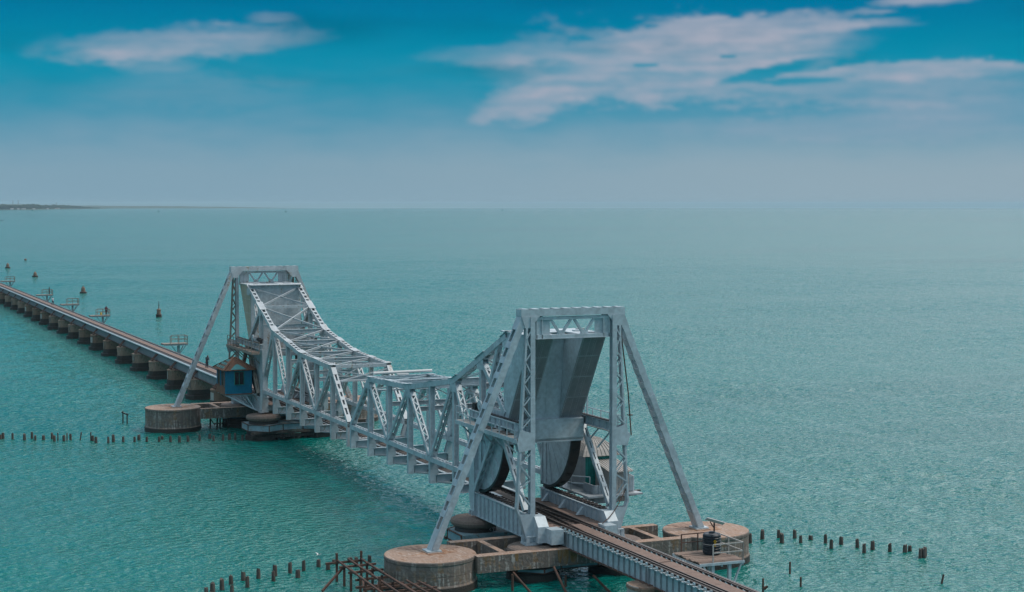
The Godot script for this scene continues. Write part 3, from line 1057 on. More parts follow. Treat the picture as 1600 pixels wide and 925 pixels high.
	# longitudinal girders at mid height, with their running strip, and the walkways outside them
	for sx in [-1.0, 1.0]:
		m = Mb.new()
		m.ibeam(L.call(sx * 3.1, 9.72, 30.3), L.call(sx * 3.1, 9.72, 41.15), 0.4, 0.62)
		for i in 10:
			m.box(L.call(sx * 3.1, 9.72, 31.0 + 1.05 * i), Vector3(0.3, 0.55, 0.03))
		var ug := obj("upper_girder", m, st, t)
		m = Mb.new()
		m.box(L.call(sx * 3.1, 10.06, 35.9), Vector3(0.3, 0.07, 10.2))
		obj("running_strip", m, M.black, ug)
		m = Mb.new()
		m.box(L.call(sx * 3.83, 9.21, 35.9), Vector3(0.86, 0.06, 11.3))
		var wk := obj("walkway", m, M.plank if d < 0 else M.sheet, t)
		m = Mb.new()
		m.box(L.call(sx * 4.28, 9.10, 35.9), Vector3(0.07, 0.28, 11.36))
		m.box(L.call(sx * 3.8, 9.08, 30.23), Vector3(0.9, 0.24, 0.05))
		for i in 6:
			m.beam(L.call(sx * 4.2, 9.0, 31.2 + 1.9 * i), L.call(sx * 3.15, 7.9, 31.2 + 1.9 * i), 0.08, 0.1)
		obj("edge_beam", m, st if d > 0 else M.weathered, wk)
		m = Mb.new()
		railing(m, L.call(sx * 4.24, 9.24, 30.35), L.call(sx * 4.24, 9.24, 41.2), 1.05, 8, 0.026)
		railing(m, L.call(sx * 3.4, 9.24, 30.3), L.call(sx * 4.24, 9.24, 30.3), 1.05, 1, 0.026)
		obj("railing", m, st if d > 0 else M.weathered, wk)
		for i in 2:
			m = Mb.new()
			m.box(L.call(sx * 3.75, 9.27, 35.2 + 3.2 * i), Vector3(0.5, 0.05, 1.9))
			obj("duckboard", m, M.timber, wk)
		# rear post
		m = Mb.new()
		m.box(L.call(sx * 3.12, 6.7 + dy / 2, 30.55), Vector3(0.05, 5.5 - dy, 1.15))
		m.box(L.call(sx * 2.92, 6.7 + dy / 2, 30.0), Vector3(0.45, 5.5 - dy, 0.06))
		m.box(L.call(sx * 2.92, 6.7 + dy / 2, 31.1), Vector3(0.45, 5.5 - dy, 0.06))
		m.prism([[29.95, 3.95 + dy], [31.15, 3.95 + dy], [31.1, 2.2 + dy], [30.5, 2.2 + dy]], L.call(sx * 3.145 - 0.02, 0.0, 0.0), Vector3(0, 0, d), Vector3.UP, Vector3(0.04, 0, 0))
		m.box(L.call(sx * 2.9, 3.1 + dy, 30.9), Vector3(0.4, 1.7, 0.3))
		for q in [-0.25, 0.25]:
			m.box(L.call(sx * 3.1 , 2.35 + dy, 30.8 + q), Vector3(0.5, 0.32, 0.14))
		obj("rear_post", m, st, t)
		# inverted V braces below the girder
		for w in [[36.2, 40.7], [35.7, 31.5]]:
			m = Mb.new()
			m.battened(L.call(sx * 3.2, 4.15 + dy, w[1]), L.call(sx * 3.2, 9.38, w[0]), 0.36, 0.3, Vector3(0, 0.4, d * signf(w[1] - w[0])), 0.95, 0.38, 0.6)
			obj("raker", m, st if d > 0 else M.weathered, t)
		# track girder under the wheel
		m = Mb.new()
		var ty := 3.86 + dy * 0.8
		var by := 2.2 + dy
		for x in [3.02, 2.30]:
			m.box(L.call(sx * x, (ty + by) / 2, 36.0), Vector3(0.04, ty - by, 10.2))
		m.box(L.call(sx * 2.66, ty + 0.02, 36.0), Vector3(0.95, 0.06, 10.3))
		m.box(L.call(sx * 2.66, by, 36.0), Vector3(0.95, 0.05, 10.2))
		m.box(L.call(sx * 2.66, (ty + by) / 2, 30.92), Vector3(0.7, ty - by, 0.05))
		var tg := obj("track_girder", m, st, t)
		for i in 13:
			m = Mb.new()
			for x in [3.1, 2.22]:
				m.box(L.call(sx * x, (ty + by) / 2 - 0.02, 31.4 + 0.76 * i), Vector3(0.13, ty - by - 0.1, 0.035))
			obj("stiffener", m, st, tg)
		if d > 0:
			m = Mb.new()
			for i in 13:
				m.rivets(L.call(sx * 3.045, by + 0.1, 31.52 + 0.76 * i), L.call(sx * 3.045, ty - 0.1, 31.52 + 0.76 * i), Vector3(sx, 0, 0), 0.17, 0.024)
			tag(obj("rivets", m, st, tg), "", "", "", "stuff")
		m = Mb.new()
		m.box(L.call(sx * 2.62, ty + 0.09, 36.2), Vector3(0.5, 0.08, 9.4))
		for i in 16:
			m.box(L.call(sx * 2.62, ty + 0.15, 31.9 + 0.58 * i), Vector3(0.42, 0.1, 0.2))
		obj("rack", m, M.rail, tg)
		# end block with chamfered cheek, then the short plate towards the approach span
		m = Mb.new()
		m.prism([[41.0, by], [42.35, by], [42.35, 3.3 + dy], [41.75, 3.92 + dy], [41.0, 3.92 + dy]], L.call(sx * 2.62 - 0.4, 0.0, 0.0), Vector3(0, 0, d), Vector3.UP, Vector3(0.8, 0, 0))
		obj("end_block", m, st, t)
		m = Mb.new()
		m.box(L.call(sx * 2.0, 2.72 + dy, 42.75), Vector3(0.9, 1.0, 1.1))
		obj("end_plate", m, st, t)
		# inner gussets of the girder
		for i in 3:
			m = Mb.new()
			m.prism([[2.28, ty - 0.1], [2.28, 3.12 + dy], [1.75, 3.12 + dy]], L.call(0.0, 0.0, 32.2 + 3.0 * i), Vector3(sx, 0, 0), Vector3.UP, Vector3(0, 0, 0.3))
			obj("knee_plate", m, st, tg)
	# floor between the girders
	m = Mb.new()
	m.box(L.call(0.0, 3.02 + dy * 0.9, 36.6), Vector3(4.5, 0.1, 11.8))
	obj("timber_floor", m, M.deck, t)
	m = Mb.new()
	for i in 7:
		m.box(L.call(0.0, 2.66 + dy * 0.9, 31.2 + 1.75 * i), Vector3(4.5, 0.6, 0.1))
	obj("cross_girders", m, M.steel_dull, t)
	# machinery on the girders: motor box and sheave
	for sx in [-1.0, 1.0]:
		m = Mb.new()
		m.box(L.call(sx * 3.0, 10.32, 31.2), Vector3(0.45, 0.42, 0.55))
		m.tube(L.call(sx * 3.0, 10.45, 31.6), L.call(sx * 3.0, 10.45, 32.3), 0.2, 0.2, 14)
		obj("winding_motor", m, M.black, t)
		m = Mb.new()
		m.tube(L.call(sx * 3.42 - 0.06, 10.55, 32.9), L.call(sx * 3.42 + 0.06, 10.55, 32.9), 0.36, 0.36, 20)
		m.tube(L.call(sx * 3.42 - 0.09, 10.55, 32.9), L.call(sx * 3.42 + 0.09, 10.55, 32.9), 0.1, 0.1, 10)
		m.box(L.call(sx * 3.42, 10.18, 32.9), Vector3(0.1, 0.5, 0.2))
		obj("sheave", m, st, t)
	# rusty downpipe beside the right hand column
	m = Mb.new()
	m.tube(L.call(3.75, 16.4, 41.2), L.call(4.35, 12.0, 41.2), 0.045, 0.045, 8)
	m.tube(L.call(4.35, 12.0, 41.2), L.call(4.6, 9.0, 41.2), 0.045, 0.045, 8)
	m.box(L.call(4.6, 10.4, 41.0), Vector3(0.3, 0.06, 0.3))
	obj("downpipe", m, M.rust, t)
	# small gallery frames on the right walkway
	m = Mb.new()
	for s in [33.5, 36.0]:
		m.beam(L.call(3.7, 9.2, s), L.call(3.7, 12.1, s), 0.1, 0.1, Vector3(1, 0, 0))
	m.beam(L.call(3.7, 12.1, 33.2), L.call(3.7, 12.1, 36.6), 0.1, 0.1)
	m.box(L.call(3.75, 12.2, 34.0), Vector3(0.9, 0.06, 1.4))
	obj("lamp_gallery", m, st, t)


# ---------------------------------------------------------------- concrete pier of a tower
func build_pier(d: float, label: String) -> void:
	var dy := 0.0 if d > 0 else 0.42
	var L := func(x: float, y: float, s: float) -> Vector3: return Vector3(x, y, -(MID - d * s))
	var t := thing("bridge_pier", label, "bridge pier", L.call(0.0, 0.0, 41.0), "two concrete piers of the lift bridge")
	var top := 1.98 + dy
	for sx in [-1.0, 1.0]:
		var c: Vector3 = L.call(sx * 10.45, 0.0, 41.45)
		var m := Mb.new()
		m.lathe(c, [[3.12, -2.5], [3.12, 0.3], [3.05, 0.42], [3.045, 0.98], [3.02, 0.99], [3.02, 1.01], [3.045, 1.02], [3.04, top - 0.3], [3.08, top - 0.22], [3.08, top - 0.06], [3.03, top - 0.005]], 72)
		var dr := obj("drum", m, M.concrete, t)
		m = Mb.new()
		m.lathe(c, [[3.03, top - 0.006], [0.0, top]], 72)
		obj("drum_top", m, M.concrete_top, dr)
		m = Mb.new()
		m.lathe(c, [[3.135, -1.5], [3.14, 0.25], [3.125, 0.29]], 72)
		obj("tide_band", m, M.wet, dr)
		# raised plinth round the foot of the leg
		m = Mb.new()
		m.prism([[-0.7, -0.75], [0.7, -0.75], [0.55, 0.75], [-0.55, 0.75]], L.call(sx * 10.15, top, 41.0), Vector3(1, 0, 0), Vector3(0, 0, 1), Vector3(0, 0.05, 0))
		obj("leg_plinth", m, M.concrete_top, dr)
		var rg := RandomNumberGenerator.new()
		rg.seed = int(40 + sx * 3 + d * 7)
		for k in 4: # rust washed out round the foot of the leg, and older patches
			var poly := []
			var rad: float = [1.15, 0.7, 0.5, 0.9][k]
			for i in 16:
				var an := TAU * i / 16.0
				var rr := rad * rg.randf_range(0.55, 1.1)
				poly.append([cos(an) * rr * 1.3, sin(an) * rr * 0.8])
			m = Mb.new()
			var off: Vector2 = [Vector2(0.1, 0.25), Vector2(-1.5, 0.9), Vector2(1.7, -0.7), Vector2(-0.6, -1.6)][k]
			m.prism(poly, L.call(sx * 10.2 + off.x, top, 41.1) + Vector3(0, -0.002, off.y), Vector3(1, 0, 0), Vector3(0, 0, 1), Vector3(0, 0.010 + 0.003 * k, 0))
			obj("rust_stain", m, [M.stain, M.concrete_top, M.stain_dark, M.stain_dark][k], dr)
		# inner wall, cross beam
		m = Mb.new()
		m.box(L.call(sx * 5.85, top - 0.5, 40.9), Vector3(0.44, 0.98, 3.98))
		var cb := obj("cross_beam", m, M.concrete, t)
		m = Mb.new()
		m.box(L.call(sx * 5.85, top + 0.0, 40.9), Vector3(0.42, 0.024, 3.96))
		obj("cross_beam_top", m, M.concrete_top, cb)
		# front and rear pedestals: flanged spools
		for w in [[3.15, 41.8, 1.72], [2.9, 30.75, 1.78]]:
			var pc: Vector3 = L.call(sx * w[0], 0.0, w[1])
			var r: float = w[2]
			m = Mb.new()
			m.lathe(pc, [[r - 0.26, top - 0.62], [r - 0.08, top - 0.54], [r + 0.06, top - 0.42], [r + 0.1, top - 0.24], [r + 0.02, top - 0.06], [r - 0.16, top + 0.02], [0.0, top + 0.03]], 56)
			var pd := obj("pedestal", m, M.pedestal, t)
			m = Mb.new()
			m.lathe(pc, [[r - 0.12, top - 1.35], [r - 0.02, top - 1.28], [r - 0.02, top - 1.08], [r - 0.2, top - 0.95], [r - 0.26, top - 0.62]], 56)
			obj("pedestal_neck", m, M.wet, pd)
			if d > 0 and sx < 0 and w[1] < 35.0: # chalk strokes, a bow and a T
				m = Mb.new()
				var o := pc + Vector3(0.62, top - 0.78, sqrt(1.5 * 1.5 - 0.62 * 0.62) + 0.06)
				m.beam(o + Vector3(0.12, 0.14, -0.07), o + Vector3(0.44, 0.14, -0.2), 0.02, 0.045)
				m.beam(o + Vector3(0.28, 0.14, -0.13), o + Vector3(0.28, -0.14, -0.13), 0.045, 0.02, Vector3(0, 0, 1))
				m.beam(o + Vector3(-0.02, 0.15, -0.02), o + Vector3(-0.14, 0.02, 0.03), 0.045, 0.02, Vector3(0, 0, 1))
				m.beam(o + Vector3(-0.14, 0.02, 0.03), o + Vector3(-0.15, -0.15, 0.03), 0.045, 0.02, Vector3(0, 0, 1))
				m.beam(o + Vector3(-0.02, 0.03, -0.01), o + Vector3(0.02, -0.03, -0.01), 0.04, 0.02, Vector3(0, 0, 1))
				obj("chalk_mark", m, M.white, pd)
	for q in [[43.35, 0.84], [38.5, 0.72]]:
		var m := Mb.new()
		m.box(L.call(0.0, top - 0.56, q[0]), Vector3(16.0, 1.1, q[1]))
		var b := obj("tie_beam", m, M.concrete, t)
		m = Mb.new()
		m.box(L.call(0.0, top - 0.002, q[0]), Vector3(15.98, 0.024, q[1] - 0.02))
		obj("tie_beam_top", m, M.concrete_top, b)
		if q[0] > 43.0 and d > 0: # ochre runs down the face under the girder
			for w in [[-2.05, 0.34, 0.9], [-1.62, 0.5, 1.02], [-1.05, 0.62, 0.96], [-5.2, 0.3, 0.5], [3.4, 0.4, 0.7]]:
				m = Mb.new()
				m.prism([[-w[1] / 2, 0.0], [w[1] / 2, 0.0], [w[1] * 0.42, -w[2] * 0.6], [w[1] * 0.2, -w[2]], [-w[1] * 0.25, -w[2] * 0.93], [-w[1] * 0.45, -w[2] * 0.5]], L.call(w[0], top - 0.02, q[0] + q[1] / 2) + Vector3(0, 0, -0.002), Vector3(1, 0, 0), Vector3.UP, Vector3(0, 0, 0.008))
				obj("ochre_run", m, M.ochre, b)
	# steel caissons on dark bases
	var cy := 0.4 + dy * 0.95
	var hexes := [[[-4.8, 32.7], [-4.8, 29.9], [-2.9, 28.3], [-1.1, 29.3], [1.1, 29.3], [2.9, 28.3], [4.8, 29.9], [4.8, 32.7]],
		[[-4.9, 40.9], [-4.6, 42.4], [-3.1, 43.6], [-1.4, 42.6], [1.4, 42.6], [3.1, 43.6], [4.6, 42.4], [4.9, 40.9]]]
	for k in 2:
		var m := Mb.new()
		var y1 := cy + (0.68 if k == 0 else 0.3)
		m.prism(hexes[k], L.call(0.0, cy, 0.0), Vector3(1, 0, 0), Vector3(0, 0, d), Vector3(0, y1 - cy, 0))
		var cs := obj("caisson_shell", m, M.caisson, t)
		m = Mb.new()
		var hx: Array = hexes[k]
		for i in hx.size():
			var a: Vector3 = L.call(hx[i][0], cy, hx[i][1])
			var b: Vector3 = L.call(hx[(i + 1) % hx.size()][0], cy, hx[(i + 1) % hx.size()][1])
			if (b - a).length() > 6.0:
				continue
			var u := Vector3.UP
			m.beam(a, b, 0.09, 0.07)
			m.beam(a + u * (y1 - cy), b + u * (y1 - cy), 0.16, 0.05)
			m.beam(a, a + u * (y1 - cy), 0.1, 0.1, Vector3(1, 0, 0.2))
		obj("rubbing_strip", m, M.rust, cs)
		for sx in [-1.0, 1.0]:
			m = Mb.new()
			m.lathe(L.call(sx * 3.1, 0.0, 30.8 if k == 0 else 41.5), [[1.75, -2.0], [1.75, 0.22], [1.6, 0.24], [1.6, cy + 0.02]], 40)
			obj("base_cylinder", m, M.wet, t)
	var fd := Mb.new()
	fd.box(L.call(0.0, cy - 0.16, 29.0), Vector3(9.4, 0.22, 0.3))
	fd.box(L.call(0.0, 0.22, 29.4), Vector3(9.0, 0.3, 0.3))
	obj("fender_wale", fd, M.timber, t)
	if d < 0: # timber trestle left under the beams
		var m := Mb.new()
		for q in [[-6.6, 40.0], [-6.0, 39.2], [-5.4, 40.4], [-4.7, 39.6], [-4.9, 41.0]]:
			m.beam(L.call(q[0], -0.8, q[1]), L.call(q[0] + 0.05, 1.25, q[1]), 0.16, 0.16, Vector3(1, 0, 0))
		m.beam(L.call(-6.9, 1.15, 40.0), L.call(-4.3, 1.1, 40.2), 0.14, 0.14)
		m.beam(L.call(-6.2, 0.5, 39.6), L.call(-4.4, 0.55, 39.8), 0.1, 0.12)
		m.beam(L.call(-6.6, 1.15, 40.0), L.call(-6.1, 0.3, 39.9), 0.1, 0.1)
		tag(obj("timber_trestle", m, M.wet), "dark broken timber trestle standing in the water under the far pier", "trestle")


# ---------------------------------------------------------------- approach spans, track, masonry piers
func make_span(length: float, far: bool, individual: bool) -> Node3D: # rail level is y 0; runs from z 0 to -length
	var t := thing("girder_span", "", "bridge span", Vector3.ZERO, "plate girder spans of the approach viaduct")
	var st: Material = M.steel_old if far else M.steel
	for sx in [-1.0, 1.0]:
		var m := Mb.new()
		m.box(Vector3(sx * 1.26, -0.75, -length / 2), Vector3(0.03, 1.06, length - 0.06))
		m.box(Vector3(sx * 1.26, -0.21, -length / 2), Vector3(0.38, 0.04, length - 0.06))
		var g := obj("girder", m, st, t)
		m = Mb.new()
		m.box(Vector3(sx * 1.26, -1.295, -length / 2), Vector3(0.40, 0.05, length - 0.06))
		for i in int(length / 1.4):
			m.box(Vector3(sx * 1.42, -1.25, -0.7 - 1.4 * i), Vector3(0.05, 0.05, 0.3))
		obj("bottom_flange", m, M.rust, g)
		var all := Mb.new()
		var cnt := int(length / 0.74)
		for i in cnt + 1:
			var z := -0.12 - (length - 0.24) * i / cnt
			var one := Mb.new()
			var q: Mb = one if individual and sx < 0 else all
			for e in [-1.0, 1.0]:
				q.box(Vector3(sx * 1.26 + e * 0.075, -0.75, z), Vector3(0.12, 1.03, 0.03))  # stiffeners get darker steel than the web, painting in their shading lines
			if individual and sx < 0:
				obj("stiffener", one, M.steel_dull, g)
		if all.v.size():
			tag(obj("stiffener_row", all, M.steel_dull, g), "", "", "", "stuff")
	var m := Mb.new()
	for i in 4:
		var z0 := -0.5 - (length - 1.0) * i / 4.0
		var z1 := -0.5 - (length - 1.0) * (i + 1) / 4.0
		m.beam(Vector3(-1.2, -0.4, z0), Vector3(1.2, -0.4, z1), 0.1, 0.08)
		m.beam(Vector3(-1.2, -1.2, z0), Vector3(1.2, -0.3, z0), 0.1, 0.08, Vector3(0, 0, 1))
		m.beam(Vector3(1.2, -1.2, z0), Vector3(-1.2, -0.3, z0), 0.1, 0.08, Vector3(0, 0, 1))
	obj("cross_bracing", m, M.steel_dull, t)
	# steel channel sleepers with upturned ends
	var rows := int(length / 0.62)
	var all := Mb.new()
	var hooks := Mb.new()
	for i in rows:
		var z := -0.25 - (length - 0.5) * i / (rows - 1)
		var s := Mb.new() if individual else all
		s.box(Vector3(-0.21, -0.15, z), Vector3(2.48, 0.1, 0.24))
		var so: MeshInstance3D = obj("sleeper", s, M.rail, t) if individual else null
		for sx in [-1.0, 1.0]:
			var h := Mb.new() if individual else hooks
			if sx < 0:
				h.box(Vector3(sx * 1.36, -0.13, z), Vector3(0.30, 0.06, 0.26) if not far else Vector3(0.34, 0.12, 0.40))
				h.box(Vector3(sx * 1.24, -0.08, z), Vector3(0.09, 0.09, 0.18))
			else:
				h.box(Vector3(sx * 0.46, -0.09, z + 0.05), Vector3(0.12, 0.05, 0.2))
				h.box(Vector3(sx * 0.50, -0.05, z - 0.05), Vector3(0.05, 0.07, 0.08))
			if individual:
				obj("sleeper_clip", h, M.caisson if not far else M.steel, so)
	if not individual:
		tag(obj("sleepers", all, M.rail, t), "", "", "", "stuff")
		tag(obj("sleeper_clips", hooks, M.steel, t), "", "", "", "stuff")
	m = Mb.new()
	for i in 4:
		m.box(Vector3(-0.1, -0.045, -length * (i + 0.5) / 4.0), Vector3(0.9, 0.05, length / 4.0 - 0.03))
	obj("walkway_plates", m, M.deck, t)
	m = Mb.new()
	for sx in [-1.0, 1.0]:
		m.box(Vector3(sx * 1.03, -0.1, -length / 2), Vector3(0.22, 0.08, length))
		m.box(Vector3(sx * 0.74, -0.12, -length / 2), Vector3(0.28, 0.06, length))  # dark strip drawn in as the shade between rail and guard rail
	obj("edge_timber_and_gap_shade", m, M.rail, t)
	if far: # rusty props from the girders down to the pier at both ends
		for z in [-0.35, -length + 0.35]:
			for sx in [-1.0, 1.0]:
				m = Mb.new()
				for q in [-0.16, 0.16]:
					m.beam(Vector3(sx * 1.3, -0.3, z + q), Vector3(sx * 2.15, -1.22, z + q), 0.07, 0.12, Vector3(0, 0, 1))
				m.beam(Vector3(sx * 2.1, -1.2, z - 0.3), Vector3(sx * 2.1, -1.2, z + 0.3), 0.16, 0.2)
				obj("prop", m, M.rust, t)
	return t


func make_masonry_pier(top: float, look: int) -> Node3D:
	var t := thing("masonry_pier", "", "bridge pier", Vector3.ZERO, "masonry piers of the approach viaduct")
	var rg := RandomNumberGenerator.new()
	rg.seed = 77 + look
	var ring := func(hx: float, hz: float, nose: float) -> Array:
		var p := []
		for i in 7:
			var a := -PI / 2 + PI * i / 6.0
			p.append([hx - nose + nose * cos(a), hz * sin(a)])
		for i in 7:
			var a := PI / 2 + PI * i / 6.0
			p.append([-hx + nose + nose * cos(a), hz * sin(a)])
		return p
	var m := Mb.new()
	m.prism(ring.call(2.5, 1.12, 0.7), Vector3(0, 1.02, 0), Vector3(1, 0, 0), Vector3(0, 0, 1), Vector3(0, top - 1.02, 0))
	m.prism(ring.call(2.58, 1.18, 0.7), Vector3(0, top - 0.22, 0), Vector3(1, 0, 0), Vector3(0, 0, 1), Vector3(0, 0.18, 0))
	obj("shaft", m, M.masonry if look % 2 == 0 else M.masonry_pale, t)
	m = Mb.new()
	m.prism(ring.call(2.62, 1.22, 0.72), Vector3(0, 0.30, 0), Vector3(1, 0, 0), Vector3(0, 0, 1), Vector3(0, 0.72, 0))
	m.prism(ring.call(2.9, 1.5, 0.8), Vector3(0, -2.0, 0), Vector3(1, 0, 0), Vector3(0, 0, 1), Vector3(0, 2.32, 0))
	obj("footing", m, M.wet, t)
	# plaster patch on the nose
	m = Mb.new()
	var y0: float = [1.05, 1.3, 1.1, 1.55][look]
	for i in [3, 4, 2, 3][look]:
		var a0: float = PI * [0.75, 0.6, 0.7, 0.66][look] + i * 0.5
		var a1 := a0 + 0.5
		var p0 := Vector3(-1.8 + 0.72 * cos(a0), y0, -1.145 * sin(a0))
		var p1 := Vector3(-1.8 + 0.72 * cos(a1), y0, -1.145 * sin(a1))
		m.beam((p0 + p1) / 2.0, (p0 + p1) / 2.0 + Vector3(0, [0.95, 0.7, 1.1, 0.5][look], 0), 0.03, (p1 - p0).length() * 1.02, p1 - p0)
	obj("plaster_patch", m, [M.sheet, M.concrete, M.sheet, M.concrete_top][look], t)
	m = Mb.new()
	for sx in [-1.0, 1.0]:
		for z in [-0.4, 0.4]:
			m.box(Vector3(sx * 1.26, top - 0.02, z), Vector3(0.6, 0.1, 0.5))
	obj("bearing", m, M.rust, t)
	return t


func build_approaches() -> void:
	var far0 := 188.1
	var k0 := 201.34
	var step := 13.16
	# near side
	var sp := make_span(12.95, false, true)
	sp.position = P(0, 3.25, 89.1)
	sp.set_meta("label", "nearest plate girder span with pale steel sleeper clips, beside the black water tank")
	copy_of(sp, "girder_span", P(0, 3.25, 76.0), "girder span cut by the picture's bottom edge, next to the water tank")
	var pr := make_masonry_pier(1.98, 0)
	pr.position = P(0, 0, 89.05)
	pr.set_meta("label", "pale topped masonry pier under the near girder span, at the bottom edge of the picture")
	copy_of(pr, "masonry_pier", P(0, 0, 75.9), "masonry pier under the outer end of the span that the picture's bottom edge cuts")
	# far side
	sp = make_span(13.1, true, false)
	sp.position = P(0, 3.75, far0)
	sp.set_meta("label", "plate girder span that leaves the far tower, behind the blue cabin")
	var looks := []
	for i in 4:
		looks.append(make_masonry_pier(2.4, i))
	var count := 24
	for i in count:
		var t := k0 + step * i
		copy_of(sp, "girder_span", P(0, 3.75, t - 0.02), "%s girder span of the far viaduct, counted from the blue cabin" % ordinal(i + 2))
		var lb := "%s masonry pier of the far viaduct, counted outwards from the blue cabin" % ordinal(i + 1)
		var src: Node3D = looks[(i * 7 / 3) % 4]
		if i < 4:
			src = looks[i]
			src.position = P(0, 0, t)
			src.set_meta("label", lb)
		else:
			copy_of(src, "masonry_pier", P(0, 0, t), lb)
	# rails, as one track
	var tr := thing("railway_track", "single railway track of paired rust dark rails running along the bridge", "railway track", P(0, 3.0, 103))
	var stops := [74.0, 102.0, 104.5, 112.0, 143.9, 144.1, 176.0, 184.0, 188.1, 260.0, 400.0, 525.0]
	for x in [-0.87, 0.87]:
		var m := Mb.new()
		var tops := Mb.new()
		for i in stops.size() - 1:
			var a := P(x, rail_y(stops[i]), stops[i])
			var b := P(x, rail_y(stops[i + 1]), stops[i + 1])
			m.beam(a + Vector3(0, -0.085, 0), b + Vector3(0, -0.085, 0), 0.05, 0.15)
			m.beam(a + Vector3(0, -0.16, 0), b + Vector3(0, -0.16, 0), 0.14, 0.03)
			tops.beam(a + Vector3(0, -0.017, 0), b + Vector3(0, -0.017, 0), 0.075, 0.034)
		var r := obj("rail", m, M.rail, tr)
		obj("rail_head", tops, M.railtop, r)
	for sx in [-1.0, 1.0]:
		for seg in [[74.0, 99.5, 108.5], [525.0, 191.5, 182.0]]:
			var m := Mb.new()
			m.beam(P(sx * 0.62, rail_y(seg[0]) - 0.07, seg[0]), P(sx * 0.62, rail_y(seg[1]) - 0.07, seg[1]), 0.07, 0.16)
			m.beam(P(sx * 0.62, rail_y(seg[1]) - 0.07, seg[1]), P(sx * 0.05, rail_y(seg[2]) - 0.07, seg[2]), 0.07, 0.16)
			var r := obj("guard_rail", m, M.rail, tr)
			m = Mb.new()
			m.beam(P(sx * 0.62, rail_y(seg[0]) + 0.014, seg[0]), P(sx * 0.62, rail_y(seg[1]) + 0.014, seg[1]), 0.05, 0.01)
			obj("guard_rail_top", m, M.railtop, r)
	var sl := Mb.new()
	for i in 128:
		var t := 103.0 + 0.655 * i
		sl.box(P(0, rail_y(t) - 0.24, t), Vector3(2.5, 0.15, 0.24))
	tag(obj("lift_span_sleepers", sl, M.timber, tr), "", "", "", "stuff")
	for seg in [[109.0, 143.85], [144.15, 181.5]]:
		var m := Mb.new()
		m.beam(P(0.0, rail_y(seg[0]) - 0.14, seg[0]), P(0.0, rail_y(seg[1]) - 0.14, seg[1]), 0.8, 0.05)
		obj("footboard", m, M.timber, tr)


# ---------------------------------------------------------------- platforms beside the track
func make_refuge() -> Node3D: # deck top at y 0, x from 0 outwards, z across
	var t := thing("refuge_platform", "", "platform", Vector3.ZERO, "refuge platforms on the far viaduct")
	var m := Mb.new()
	m.box(Vector3(1.85, -0.05, 0), Vector3(3.7, 0.1, 2.2))
	obj("platform_deck", m, M.weathered, t)
	m = Mb.new()
	m.box(Vector3(1.85, -0.2, -1.0), Vector3(3.7, 0.2, 0.1))
	m.box(Vector3(1.85, -0.2, 1.0), Vector3(3.7, 0.2, 0.1))
	m.box(Vector3(2.4, -1.4, 0.3), Vector3(0.34, 2.6, 0.34))
	m.beam(Vector3(3.5, -0.25, 0.8), Vector3(2.5, -1.7, 0.5), 0.1, 0.1)
	m.beam(Vector3(3.5, -0.25, -0.8), Vector3(2.5, -1.7, 0.1), 0.1, 0.1)
	m.beam(Vector3(1.2, -0.25, 0.8), Vector3(2.3, -1.7, 0.5), 0.08, 0.08)
	obj("support", m, M.steel_dull, t)
	m = Mb.new()
	railing(m, Vector3(1.6, 0, -1.05), Vector3(3.65, 0, -1.05), 1.15, 2, 0.035)
	railing(m, Vector3(3.65, 0, -1.05), Vector3(3.65, 0, 1.05), 1.15, 2, 0.035)
	railing(m, Vector3(3.65, 0, 1.05), Vector3(1.0, 0, 1.05), 1.15, 2, 0.035)
	obj("railing", m, M.weathered, t)
	return t


